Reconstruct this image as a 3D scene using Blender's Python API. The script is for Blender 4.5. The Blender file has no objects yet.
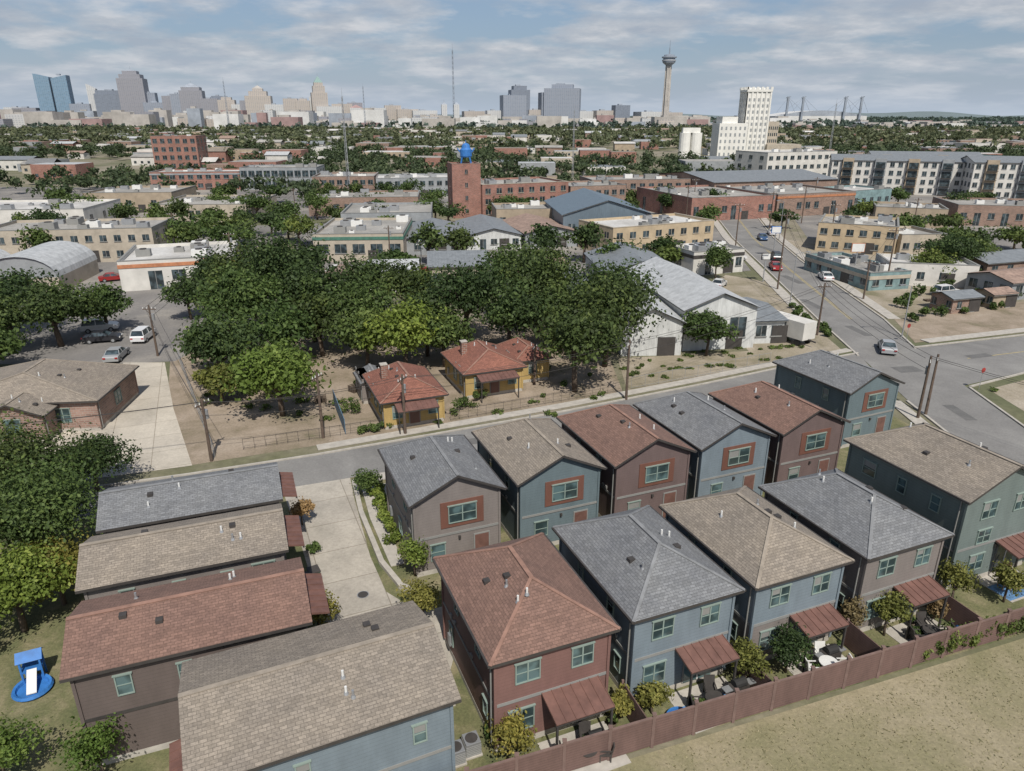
import bpy, math, random
import numpy as np
from mathutils import Vector
rnd=random.Random(7); nr=np.random.default_rng(11)
col=bpy.context.scene.collection
# ------------------------------------------------------------------ materials
def newmat(name):
    m=bpy.data.materials.new(name); m.use_nodes=True
    nt=m.node_tree; b=nt.nodes['Principled BSDF']; return m,nt,b
def N(nt,t,**k):
    n=nt.nodes.new(t)
    for a,v in k.items():
        if a in n.inputs: n.inputs[a].default_value=v
        else: setattr(n,a,v)
    return n
def c4(c): return (c[0],c[1],c[2],1)
def ramp(nt,fac,stops):
    r=nt.nodes.new('ShaderNodeValToRGB'); e=r.color_ramp.elements
    e[0].position=stops[0][0]; e[0].color=c4(stops[0][1])
    e[1].position=stops[-1][0]; e[1].color=c4(stops[-1][1])
    for p,c in stops[1:-1]:
        x=e.new(p); x.color=c4(c)
    nt.links.new(fac,r.inputs[0]); return r.outputs[0]
def mul(nt,a,b,f=1.0,mode='MULTIPLY'):
    m=nt.nodes.new('ShaderNodeMix'); m.data_type='RGBA'; m.blend_type=mode
    m.inputs[0].default_value=f
    nt.links.new(a,m.inputs[6]); nt.links.new(b,m.inputs[7]); return m.outputs[2]
def sc(c,k): return tuple(x*k for x in c)
MC={}
def m_plain(name,c,rough=.8,metal=0,var=.25,scale=1.5):
    if name in MC: return MC[name]
    m,nt,b=newmat(name)
    g=N(nt,'ShaderNodeNewGeometry'); n=N(nt,'ShaderNodeTexNoise',Scale=scale,Detail=6.0,Roughness=.65)
    nt.links.new(g.outputs['Position'],n.inputs['Vector'])
    o=ramp(nt,n.outputs[0],[(.3,sc(c,1-var)),(.7,sc(c,1+var))])
    nt.links.new(o,b.inputs['Base Color']); b.inputs['Roughness'].default_value=rough; b.inputs['Metallic'].default_value=metal
    MC[name]=m; return m
def m_shingle(name,c):
    if name in MC: return MC[name]
    m,nt,b=newmat(name)
    tc=N(nt,'ShaderNodeTexCoord')
    br=N(nt,'ShaderNodeTexBrick'); br.inputs['Scale'].default_value=1.0
    br.inputs['Brick Width'].default_value=.30; br.inputs['Row Height'].default_value=.15
    br.inputs['Mortar Size'].default_value=.012; br.inputs['Bias'].default_value=0.0
    br.inputs['Color1'].default_value=c4(sc(c,.82)); br.inputs['Color2'].default_value=c4(sc(c,1.17)); br.inputs['Mortar'].default_value=c4(sc(c,.6))
    nt.links.new(tc.outputs['UV'],br.inputs['Vector'])
    n=N(nt,'ShaderNodeTexNoise',Scale=.5,Detail=6.0,Roughness=.7); g=N(nt,'ShaderNodeNewGeometry')
    nt.links.new(g.outputs['Position'],n.inputs['Vector'])
    r=ramp(nt,n.outputs[0],[(.3,(.84,.84,.86)),(.7,(1.12,1.1,1.07))])
    n2=N(nt,'ShaderNodeTexNoise',Scale=11.0,Detail=3.0); nt.links.new(g.outputs['Position'],n2.inputs['Vector'])
    r2=ramp(nt,n2.outputs[0],[(.3,(.82,.82,.82)),(.7,(1.18,1.18,1.18))])
    o=mul(nt,mul(nt,br.outputs[0],r),r2)
    nt.links.new(o,b.inputs['Base Color']); b.inputs['Roughness'].default_value=.92
    bp=N(nt,'ShaderNodeBump',Strength=.3,Distance=.02); nt.links.new(br.outputs['Fac'],bp.inputs['Height']); bp.invert=True
    nt.links.new(bp.outputs[0],b.inputs['Normal'])
    MC[name]=m; return m
def m_lines(name,c,period=.2,axis='Y',rough=.75,metal=0,dark=.6,var=.14,width=.12):
    """siding (axis Y) / standing seam (axis X) by UV in metres"""
    if name in MC: return MC[name]
    m,nt,b=newmat(name)
    tc=N(nt,'ShaderNodeTexCoord'); sp=N(nt,'ShaderNodeSeparateXYZ'); nt.links.new(tc.outputs['UV'],sp.inputs[0])
    d=N(nt,'ShaderNodeMath',operation='DIVIDE'); nt.links.new(sp.outputs[axis],d.inputs[0]); d.inputs[1].default_value=period
    f=N(nt,'ShaderNodeMath',operation='FRACT'); nt.links.new(d.outputs[0],f.inputs[0])
    r=ramp(nt,f.outputs[0],[(0,(dark,)*3),(width,(1,1,1)),(1,(1,1,1))])
    g=N(nt,'ShaderNodeNewGeometry'); mp=N(nt,'ShaderNodeMapping'); mp.inputs['Scale'].default_value=(1,1,.35)
    nt.links.new(g.outputs['Position'],mp.inputs[0]); n=N(nt,'ShaderNodeTexNoise',Scale=1.1,Detail=7.0,Roughness=.72)
    nt.links.new(mp.outputs[0],n.inputs['Vector'])
    o=ramp(nt,n.outputs[0],[(.3,sc(c,1-var)),(.7,sc(c,1+var))])
    nt.links.new(mul(nt,o,r),b.inputs['Base Color'])
    b.inputs['Roughness'].default_value=rough; b.inputs['Metallic'].default_value=metal
    bp=N(nt,'ShaderNodeBump',Strength=.4,Distance=.02); nt.links.new(f.outputs[0],bp.inputs['Height']); nt.links.new(bp.outputs[0],b.inputs['Normal'])
    MC[name]=m; return m
def m_brick(name,c):
    if name in MC: return MC[name]
    m,nt,b=newmat(name)
    tc=N(nt,'ShaderNodeTexCoord'); br=N(nt,'ShaderNodeTexBrick'); br.inputs['Scale'].default_value=1
    br.inputs['Brick Width'].default_value=.5; br.inputs['Row Height'].default_value=.22; br.inputs['Mortar Size'].default_value=.02
    br.inputs['Color1'].default_value=c4(sc(c,.8)); br.inputs['Color2'].default_value=c4(sc(c,1.2)); br.inputs['Mortar'].default_value=c4((.3,.27,.24))
    nt.links.new(tc.outputs['UV'],br.inputs['Vector'])
    g=N(nt,'ShaderNodeNewGeometry'); n=N(nt,'ShaderNodeTexNoise',Scale=.35,Detail=6.0,Roughness=.7); nt.links.new(g.outputs['Position'],n.inputs['Vector'])
    r=ramp(nt,n.outputs[0],[(.3,(.75,.75,.75)),(.7,(1.2,1.2,1.2))])
    nt.links.new(mul(nt,br.outputs[0],r),b.inputs['Base Color']); b.inputs['Roughness'].default_value=.9
    MC[name]=m; return m
def m_glass(name='window_glass',c=(.03,.048,.05),rough=.08):
    if name in MC: return MC[name]
    m,nt,b=newmat(name); b.inputs['Roughness'].default_value=rough
    g=N(nt,'ShaderNodeNewGeometry'); n=N(nt,'ShaderNodeTexNoise',Scale=.9,Detail=2.0); nt.links.new(g.outputs['Position'],n.inputs['Vector'])
    o=ramp(nt,n.outputs[0],[(.42,c),(.5,sc(c,1.6)),(.6,sc(c,3.2))]); nt.links.new(o,b.inputs['Base Color'])
    b.inputs['IOR'].default_value=1.6
    MC[name]=m; return m
def m_ground(name,stops,scale=.3,fine=6.0,finev=.3,rough=.95,bump=.3,cracks=False):
    if name in MC: return MC[name]
    m,nt,b=newmat(name); g=N(nt,'ShaderNodeNewGeometry')
    n=N(nt,'ShaderNodeTexNoise',Scale=scale,Detail=9.0,Roughness=.68,Distortion=.4); nt.links.new(g.outputs['Position'],n.inputs['Vector'])
    o=ramp(nt,n.outputs[0],stops)
    n2=N(nt,'ShaderNodeTexNoise',Scale=fine,Detail=5.0,Roughness=.75); nt.links.new(g.outputs['Position'],n2.inputs['Vector'])
    r=ramp(nt,n2.outputs[0],[(.3,(1-finev,)*3),(.7,(1+finev,)*3)])
    o=mul(nt,o,r)
    if cracks:
        mp=N(nt,'ShaderNodeMapping'); mp.inputs['Rotation'].default_value=(0,0,-.4); nt.links.new(g.outputs['Position'],mp.inputs[0])
        br=N(nt,'ShaderNodeTexBrick'); br.offset=0; br.inputs['Scale'].default_value=1; br.inputs['Brick Width'].default_value=3.6; br.inputs['Row Height'].default_value=3.6; br.inputs['Mortar Size'].default_value=.035
        br.inputs['Color1'].default_value=(.9,.9,.9,1); br.inputs['Color2'].default_value=(1.06,1.06,1.05,1); br.inputs['Mortar'].default_value=(.6,.58,.55,1)
        nt.links.new(mp.outputs[0],br.inputs['Vector']); o=mul(nt,o,br.outputs[0])
    nt.links.new(o,b.inputs['Base Color']); b.inputs['Roughness'].default_value=rough
    bp=N(nt,'ShaderNodeBump',Strength=bump,Distance=.05); nt.links.new(n2.outputs[0],bp.inputs['Height']); nt.links.new(bp.outputs[0],b.inputs['Normal'])
    MC[name]=m; return m
def m_leaf(name,a,b_,):
    if name in MC: return MC[name]
    m,nt,b=newmat(name)
    at=N(nt,'ShaderNodeAttribute',attribute_name='tint'); oi=N(nt,'ShaderNodeObjectInfo')
    o=ramp(nt,at.outputs['Fac'],[(0,sc(a,.6)),(.5,a),(1,b_)])
    r=ramp(nt,oi.outputs['Random'],[(0,(.75,.82,.78)),(.5,(1,1,1)),(1,(1.4,1.2,1.0))])
    o=mul(nt,o,r)
    nt.links.new(o,b.inputs['Base Color']); b.inputs['Roughness'].default_value=.65; b.inputs['Specular IOR Level'].default_value=.3
    tr=N(nt,'ShaderNodeBsdfTranslucent'); nt.links.new(o,tr.inputs[0])
    mx=N(nt,'ShaderNodeMixShader'); mx.inputs[0].default_value=.3
    nt.links.new(b.outputs[0],mx.inputs[1]); nt.links.new(tr.outputs[0],mx.inputs[2])
    nt.links.new(mx.outputs[0],nt.nodes['Material Output'].inputs[0])
    MC[name]=m; return m

GLASS=m_glass(); DARKG=m_glass('dark_glass',(.02,.028,.032),.15)
SH_BR=m_shingle('shingle_brown',(.185,.112,.088)); SH_GR=m_shingle('shingle_grey',(.165,.172,.18)); SH_TA=m_shingle('shingle_taupe',(.23,.20,.165)); SH_RED=m_shingle('shingle_red',(.22,.095,.068))
W_MAR=m_lines('siding_maroon',(.18,.098,.085)); W_BLU=m_lines('siding_blue',(.165,.205,.235)); W_TAU=m_lines('siding_taupe',(.195,.172,.16))
W_TEAL=m_lines('siding_teal',(.145,.18,.17)); W_TEAL2=m_lines('siding_bluegreen',(.12,.16,.175)); W_DK=m_lines('siding_darkbrown',(.12,.095,.086)); W_YEL=m_lines('siding_yellow',(.40,.285,.11)); W_MAU=m_lines('siding_mauve',(.14,.10,.095))
BRN=m_plain('brown_metal',(.145,.075,.06),.6); PANEL=m_lines('redwood_panel',(.155,.068,.048),.15); WHITE=m_plain('white_trim',(.62,.62,.6),.6,var=.06)
TRIM=m_plain('trim_grey',(.22,.22,.21),.7,var=.08); DKTRIM=m_plain('dark_trim',(.05,.045,.042),.6); TEALFR=m_plain('sage_frame',(.22,.28,.25),.6,var=.05)
CONC=m_ground('concrete',[(.3,(.34,.31,.26)),(.5,(.43,.39,.33)),(.7,(.50,.455,.385))],.25,4,.14,cracks=True)
CONC2=m_ground('concrete_drive',[(.3,(.27,.25,.215)),(.5,(.36,.33,.285)),(.7,(.43,.395,.34))],.3,4,.16,cracks=True)
KERB=m_plain('kerb_concrete',(.38,.355,.315),.9,var=.18)
ASPH=m_ground('asphalt',[(.3,(.135,.132,.127)),(.5,(.185,.18,.172)),(.7,(.24,.235,.222))],.12,5,.14)
ASPH2=m_ground('asphalt_lot',[(.3,(.12,.115,.108)),(.5,(.18,.17,.16)),(.62,(.27,.25,.22)),(.75,(.34,.31,.27))],.05,3,.18)
DIRT=m_ground('dirt_yard',[(.3,(.12,.115,.06)),(.42,(.21,.17,.12)),(.58,(.29,.235,.18)),(.75,(.35,.295,.235))],.22,5,.22)
GRAV=m_ground('dry_dirt_gravel',[(.3,(.13,.125,.065)),(.42,(.22,.19,.13)),(.55,(.29,.25,.19)),(.7,(.37,.325,.265))],.14,5,.25)
FIELD=m_ground('dry_grass_field',[(.3,(.145,.14,.068)),(.43,(.205,.185,.105)),(.56,(.255,.22,.14)),(.72,(.32,.275,.19))],.16,5,.22,bump=.6)
GRASS=m_ground('lawn',[(.3,(.06,.08,.03)),(.5,(.13,.13,.06)),(.7,(.25,.21,.13))],.4,7,.3,bump=.6)
BASE=m_ground('city_ground',[(.3,(.075,.09,.04)),(.45,(.12,.12,.065)),(.57,(.21,.185,.135)),(.72,(.30,.27,.22))],.02,1.2,.25)
PAINTY=m_plain('road_paint_yellow',(.42,.33,.12),.7,var=.3)
BARK=m_plain('bark',(.10,.075,.055),.95,var=.35,scale=4); POLEW=m_plain('pole_wood',(.10,.072,.055),.9,var=.3,scale=3)
METAL=m_plain('galvanised',(.35,.36,.37),.45,.5,var=.1); BLACK=m_plain('rubber',(.02,.02,.02),.8)
LF_DK=m_leaf('leaves_oak',(.050,.082,.026),(.10,.145,.042)); LF_MD=m_leaf('leaves_green',(.075,.118,.032),(.135,.185,.05)); LF_BR=m_leaf('leaves_bright',(.12,.185,.036),(.20,.265,.065))
LF_YL=m_leaf('leaves_yellowgreen',(.18,.185,.045),(.29,.27,.075)); LF_AU=m_leaf('leaves_autumn',(.23,.165,.08),(.33,.26,.15)); LF_FAR=m_leaf('leaves_distant',(.062,.09,.042),(.11,.138,.062)); LF_VF=m_leaf('leaves_hazy',(.08,.112,.07),(.12,.148,.092)); LF_XF=m_leaf('leaves_horizon',(.11,.145,.122),(.135,.17,.145))  # far leaf colours paled and cooled, distance haze painted into them
# ------------------------------------------------------------------ mesh builder
class MB:
    def __init__(s): s.v=[];s.f=[];s.m=[];s.mats=[]
    def mi(s,mat):
        if mat not in s.mats: s.mats.append(mat)
        return s.mats.index(mat)
    def face(s,pts,mat):
        i=len(s.v); s.v+=[tuple(p) for p in pts]; s.f.append(tuple(range(i,i+len(pts)))); s.m.append(s.mi(mat))
    def hexa(s,p,mat):
        i=len(s.v); s.v+=[tuple(q) for q in p]; k=s.mi(mat)
        for f in ((3,2,1,0),(4,5,6,7),(0,1,5,4),(1,2,6,5),(2,3,7,6),(3,0,4,7)):
            s.f.append(tuple(i+j for j in f)); s.m.append(k)
    def box(s,x0,x1,y0,y1,z0,z1,mat):
        s.hexa([(x0,y0,z0),(x1,y0,z0),(x1,y1,z0),(x0,y1,z0),(x0,y0,z1),(x1,y0,z1),(x1,y1,z1),(x0,y1,z1)],mat)
    def beam(s,p,q,w,h,mat,up=(0,0,1)):
        p=Vector(p);q=Vector(q);d=(q-p).normalized();u=Vector(up)
        if abs(d.dot(u))>.99: u=Vector((1,0,0))
        a=d.cross(u).normalized()*w/2; b=a.cross(d).normalized()*h/2
        s.hexa([p-a-b,q-a-b,q+a-b,p+a-b,p-a+b,q-a+b,q+a+b,p+a+b],mat)
    def tube(s,p,q,r0,r1,mat,n=8,caps=True):
        p=Vector(p);q=Vector(q);d=(q-p).normalized();u=Vector((0,0,1)) if abs(d.z)<.95 else Vector((1,0,0))
        a=d.cross(u).normalized();b=d.cross(a).normalized();i=len(s.v);k=s.mi(mat)
        for c,r in ((p,r0),(q,r1)):
            for j in range(n):
                t=2*math.pi*j/n; s.v.append(tuple(c+a*r*math.cos(t)+b*r*math.sin(t)))
        for j in range(n):
            s.f.append((i+j,i+(j+1)%n,i+n+(j+1)%n,i+n+j)); s.m.append(k)
        if caps:
            s.f.append(tuple(i+j for j in range(n-1,-1,-1))); s.m.append(k)
            s.f.append(tuple(i+n+j for j in range(n))); s.m.append(k)
    def lathe(s,prof,mat,n=20,c=(0,0)):
        i=len(s.v);k=s.mi(mat)
        for r,z in prof:
            for j in range(n):
                t=2*math.pi*j/n; s.v.append((c[0]+r*math.cos(t),c[1]+r*math.sin(t),z))
        for a in range(len(prof)-1):
            for j in range(n):
                s.f.append((i+a*n+j,i+a*n+(j+1)%n,i+(a+1)*n+(j+1)%n,i+(a+1)*n+j)); s.m.append(k)
    def build(s,name,parent=None,loc=None,rot=0,bevel=0):
        me=bpy.data.meshes.new(name); me.from_pydata(s.v,[],s.f)
        for m in s.mats: me.materials.append(m)
        me.polygons.foreach_set('material_index',s.m)
        uv=me.uv_layers.new(name='UVMap').data
        for p in me.polygons:
            n=p.normal
            if abs(n.z)>.995: t=Vector((1,0,0)); b=Vector((0,1,0))
            else: t=Vector((-n.y,n.x,0)).normalized(); b=n.cross(t)
            for li in p.loop_indices:
                co=me.vertices[me.loops[li].vertex_index].co; uv[li].uv=(co.dot(t),co.dot(b))
        me.update(); o=bpy.data.objects.new(name,me); col.objects.link(o)
        if parent: o.parent=parent
        if loc is not None: o.location=loc
        if rot: o.rotation_euler[2]=math.radians(rot)
        if bevel:
            bv=o.modifiers.new('b','BEVEL'); bv.width=bevel; bv.segments=2; bv.limit_method='ANGLE'
        return o
def empty(name,loc=(0,0,0),rot=0):
    e=bpy.data.objects.new(name,None); e.empty_display_size=.1; col.objects.link(e); e.location=loc; e.rotation_euler[2]=math.radians(rot); return e
# ------------------------------------------------------------------ ground
def sheet(name,pts,z,mat):
    b=MB(); b.face([(x,y,z) for x,y in pts],mat); o=b.build(name)
    if o.data.polygons[0].normal.z<0: o.data.flip_normals()
    return o
def strip(name,left,right,z,mat):
    b=MB()
    for i in range(len(left)-1):
        b.face([(*left[i],z),(*right[i],z),(*right[i+1],z),(*left[i+1],z)],mat)
    o=b.build(name)
    return o
def line_strip(b,pts,w,z,mat,h=0):
    for i,((x0,y0),(x1,y1)) in enumerate(zip(pts[:-1],pts[1:])):
        zz=z+(i%2)*.004
        d=Vector((x1-x0,y1-y0)); d.normalize(); nx,ny=-d.y*w/2,d.x*w/2
        if h: b.hexa([(x0-nx,y0-ny,zz),(x1-nx,y1-ny,zz),(x1+nx,y1+ny,zz),(x0+nx,y0+ny,zz),(x0-nx,y0-ny,zz+h),(x1-nx,y1-ny,zz+h),(x1+nx,y1+ny,zz+h),(x0+nx,y0+ny,zz+h)],mat)
        else: b.face([(x0-nx,y0-ny,zz),(x1-nx,y1-ny,zz),(x1+nx,y1+ny,zz),(x0+nx,y0+ny,zz)],mat)
g=MB(); g.face([(-20000,-200,0),(20000,-200,0),(20000,24000,0),(-20000,24000,0)],BASE); g.build('ground')
sheet('dry_grass_field',[(-12,0),(70,0),(70,47),(30,33.2),(2.9,23.9),(-4,21.5),(-12,21)],.012,FIELD)
sheet('estate_lawn',[(-46,8),(-12,21),(2.9,24.2),(30,33.5),(42,38),(42,48),(37,69),(31,72.5),(-17,51),(-40,42)],.008,GRASS)
sheet('concrete_driveway',[(-18.6,50.8),(-13.6,53.0),(-12.2,48.5),(-9.6,41),(-7.9,37.2),(-5.5,35.2),(24,48.3),(25.5,45),(-3.0,33.3),(-3.6,28.0),(-5.9,27.2),(-8.5,31.4),(-11.2,34.6),(-14.5,42.0)],.02,CONC2)
sheet('side_yard_lawn',[(-75,36),(-40,42),(-18,50),(-40,46.5),(-75,44)],.014,GRASS)
# streets
SU=[(-60,44.5),(-40,48.3),(-27,52.6),(-17,56.4),(-8,60.3),(5,66),(21,73.8),(31,79),(43.5,85)]
SLo=[(-60,39.5),(-40,43.6),(-26,47.6),(-15,51.6),(-6,55),(7,60.4),(23,68),(33.5,73),(42,77)]
strip('residential_street',SLo,SU,.024,ASPH)
R1L=[(66,250),(59,205),(54,175),(49.5,137),(45,101),(43.2,84),(41.5,69),(41,58),(42,40)]
R1R=[(80,250),(70,205),(63.5,175),(59,145),(54.3,101),(51.5,87),(50,73),(48.5,58),(50,40)]
strip('avenue_road',R1L,R1R,.034,ASPH)
strip('cross_road',[(51,87),(69,92.5),(85,97.5),(120,108)],[(49.7,73.5),(60,78.3),(85,87),(124,98)],.029,ASPH)
b=MB()
line_strip(b,[(x,y-.2) for x,y in SLo[:3]],.2,0,KERB,.13); line_strip(b,[(x+.1,y-.2) for x,y in SLo[4:]],.2,0,KERB,.13)
line_strip(b,[(x,y+.15) for x,y in SU],.2,0,KERB,.13)
line_strip(b,[(x-.2,y) for x,y in R1L[:6]],.25,0,KERB,.14); line_strip(b,[(x-.2,y) for x,y in R1L[6:]],.25,0,KERB,.14)
line_strip(b,[(x+.2,y) for x,y in R1R[:6]],.25,0,KERB,.14); line_strip(b,[(x+.2,y) for x,y in R1R[6:]],.25,0,KERB,.14)
line_strip(b,[(51.8,87.4),(69,92.8),(85,97.8),(120,108.3)],.25,0,KERB,.145); line_strip(b,[(50.4,73.2),(60,78),(85,86.8)],.25,0,KERB,.145)
b.build('kerb')
b=MB()
line_strip(b,[(x-1.7,y) for x,y in R1L[:5]],1.8,.034,KERB,.08); line_strip(b,[(x+1.7,y) for x,y in R1R[:5]],1.8,.034,KERB,.08)
line_strip(b,[(x-1.6,y) for x,y in R1L[6:]],1.4,.034,KERB,.08); line_strip(b,[(54.5,90),(69,94.6),(85,99.4),(120,110)],1.5,.046,KERB,.08)
line_strip(b,[(-12,52),(-5.5,54),(7.5,59.2),(23.5,66.8),(34,71.9)],1.2,.034,KERB,.08)
line_strip(b,[(x-.5,y+1.4) for x,y in SU[3:]],1.1,.034,KERB,.08)
b.build('sidewalk')
b=MB()
mid=[((a[0]+c[0])/2,(a[1]+c[1])/2) for a,c in zip(R1L,R1R)]
line_strip(b,[(x-.15,y) for x,y in mid[:5]],.1,.04,PAINTY); line_strip(b,[(x+.15,y) for x,y in mid[:5]],.1,.04,PAINTY)
line_strip(b,[(56,83),(85,92)],.12,.036,PAINTY)
b.build('road_markings')
PATCH=m_ground('asphalt_patch',[(.3,(.10,.099,.097)),(.7,(.14,.137,.132))],.6,5,.15)
b=MB()
for x,y,w,d,r in ((46.5,79,3,2,10),(48,95,1.2,5,8),(47.5,110,1.2,6,6),(51,128,1.4,7,7),(-3,59.5,2.5,1.2,24),(14,67,3,1.2,25),(-22,51.5,2,1.4,20),(58,84,3.5,1.2,17),(45,66,1.2,4,2),(57,160,1.4,8,8),(26,73,2.2,1.2,25),(3,62.5,1,3,25)):
    c_,s_=math.cos(math.radians(r)),math.sin(math.radians(r))
    b.face([(x+(a*w*c_-e*d*s_)/2,y+(a*w*s_+e*d*c_)/2,.041) for a,e in ((-1,-1),(1,-1),(1,1),(-1,1))],PATCH)
b.build('asphalt_patches')
# lots
sheet('concrete_lot',[(-47,81.5),(-42,81.5),(-34.5,67),(-27.3,54.4),(-37.5,51),(-41,53.5),(-42.5,60),(-42,68)],.03,CONC)
sheet('parking_lot_asphalt',[(-140,80),(-48,81),(-41,82),(-38,100),(-41,128),(-50,150),(-60,196),(-160,196)],.012,ASPH2)
sheet('mid_block_asphalt',[(-38,118),(30,118),(33,131),(46,136),(52,175),(55,200),(-60,200),(-46,150),(-40,128)],.014,ASPH2)
sheet('corner_lot_gravel',[(12.5,72),(29,79.3),(42,86),(43,100),(47,125),(40,132),(33,120),(31,100),(30,86),(13,83)],.018,GRAV)
sheet('yard_dirt',[(-36,69),(-27.5,54.5),(-8,62.3),(5,68),(12,72),(12,84),(5,98),(-34,105),(-42,83)],.010,DIRT)
sheet('roadside_lot',[(55,102),(72,108),(80,112),(95,118),(120,150),(75,165),(66,172),(60,145)],.012,GRAV)
sheet('dirt_corner',[(52,72.5),(61,77),(85,85),(100,70),(60,40),(51,44)],.012,GRAV)
sheet('right_verge',[(53,89.5),(70,95),(110,107),(110,120),(80,111),(56,101)],.02,DIRT)
sheet('far_right_lot',[(72,175),(130,150),(200,200),(260,300),(150,330),(90,240)],.016,ASPH2)
sheet('far_left_lot',[(-300,205),(-60,205),(-20,232),(60,215),(70,300),(-120,300),(-400,320)],.010,ASPH2)
# ------------------------------------------------------------------ houses
FACES={'F':lambda w,d:((0,-d/2),(1,0),(0,-1)),'R':lambda w,d:((w/2,0),(0,1),(1,0)),'B':lambda w,d:((0,d/2),(-1,0),(0,1)),'L':lambda w,d:((-w/2,0),(0,-1),(-1,0))}
def fbox(b,face,w,d,s0,s1,z0,z1,n0,n1,mat):
    o,t,n=FACES[face](w,d)
    P=lambda s,k:(o[0]+t[0]*s+n[0]*k,o[1]+t[1]*s+n[1]*k)
    q=[P(s0,n0),P(s0,n1),P(s1,n1),P(s1,n0)]
    b.hexa([(x,y,z0) for x,y in q]+[(x,y,z1) for x,y in q],mat)
def window(b,face,w,d,s,z,ww,hh,fr=TEALFR,panes=2,base=0):
    f=.055
    fbox(b,face,w,d,s-ww/2+f,s+ww/2-f,z+f,z+hh-f,base+.003,base+.02,GLASS)
    fbox(b,face,w,d,s-ww/2-.05,s+ww/2+.05,z+hh,z+hh+.05,base,base+.1,fr)
    fbox(b,face,w,d,s-ww/2,s-ww/2+f,z,z+hh,base,base+.07,fr); fbox(b,face,w,d,s+ww/2-f,s+ww/2,z,z+hh,base,base+.07,fr)
    fbox(b,face,w,d,s-ww/2+f,s+ww/2-f,z,z+f,base,base+.07,fr); fbox(b,face,w,d,s-ww/2+f,s+ww/2-f,z+hh-f,z+hh,base,base+.07,fr)
    for k in range(1,panes):
        x=s-ww/2+ww*k/panes; fbox(b,face,w,d,x-.035,x+.035,z+f,z+hh-f,base+.002,base+.06,fr)
    fbox(b,face,w,d,s-ww/2+f,s+ww/2-f,z+hh*.5-.02,z+hh*.5+.02,base+.002,base+.045,fr)
    if rnd.random()<.45: # blinds
        x0=s-ww/2+f; x1=s-.04 if panes==2 else s+ww/2-f
        fbox(b,face,w,d,x0,x1,z+hh*rnd.uniform(.45,.7),z+hh-f,base+.02,base+.026,TRIM)
def roof_part(w,d,ez,rh,hf,hb,mat,cap,ov,ax='y'):
    b=MB(); W2=w/2+ov; D2=d/2+ov; sl=rh/W2
    e=ez
    A=(-W2,-D2,e);B=(W2,-D2,e);C=(W2,D2,e);D=(-W2,D2,e);R0=(0,-D2+hf,e+rh);R1=(0,D2-hb,e+rh)
    b.face([D,A,R0,R1],mat); b.face([B,C,R1,R0],mat)
    if hf: b.face([A,B,R0],mat)
    if hb: b.face([C,D,R1],mat)
    t=.17
    dn=lambda p:(p[0],p[1],p[2]-t)
    F=DKTRIM
    b.face([A,D,dn(D),dn(A)],F); b.face([C,B,dn(B),dn(C)],F)
    if hf: b.face([B,A,dn(A),dn(B)],F)
    else: b.face([A,dn(A),dn(R0),R0],F); b.face([R0,dn(R0),dn(B),B],F)
    if hb: b.face([D,C,dn(C),dn(D)],F)
    else: b.face([D,R1,dn(R1),dn(D)],F); b.face([R1,C,dn(C),dn(R1)],F)
    b.face([dn(A),dn(D),dn(R1),dn(R0)],TRIM); b.face([dn(C),dn(B),dn(R0),dn(R1)],TRIM)
    up=lambda p:(p[0],p[1],p[2]+.015)
    b.beam(up(R0),up(R1),.22,.04,cap)
    if hf: b.beam(up(A),up(R0),.17,.04,cap); b.beam(up(B),up(R0),.17,.04,cap)
    if hb: b.beam(up(C),up(R1),.17,.04,cap); b.beam(up(D),up(R1),.17,.04,cap)
    for k in range(5):
        y=rnd.uniform(-d*.3,d*.3); sd=rnd.choice((-1,1)); x=sd*rnd.uniform(.15,.6)*W2
        z=e+rh*(1-abs(x)/W2)
        if k<3: b.tube((x,y,z-.1),(x,y,z+.34),.055,.055,WHITE if k else METAL); b.tube((x,y,z-.05),(x,y,z+.08),.13,.07,METAL)
        else: b.box(x-.16,x+.16,y-.16,y+.16,z-.12,z+.13,DKTRIM)
    return b
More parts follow.
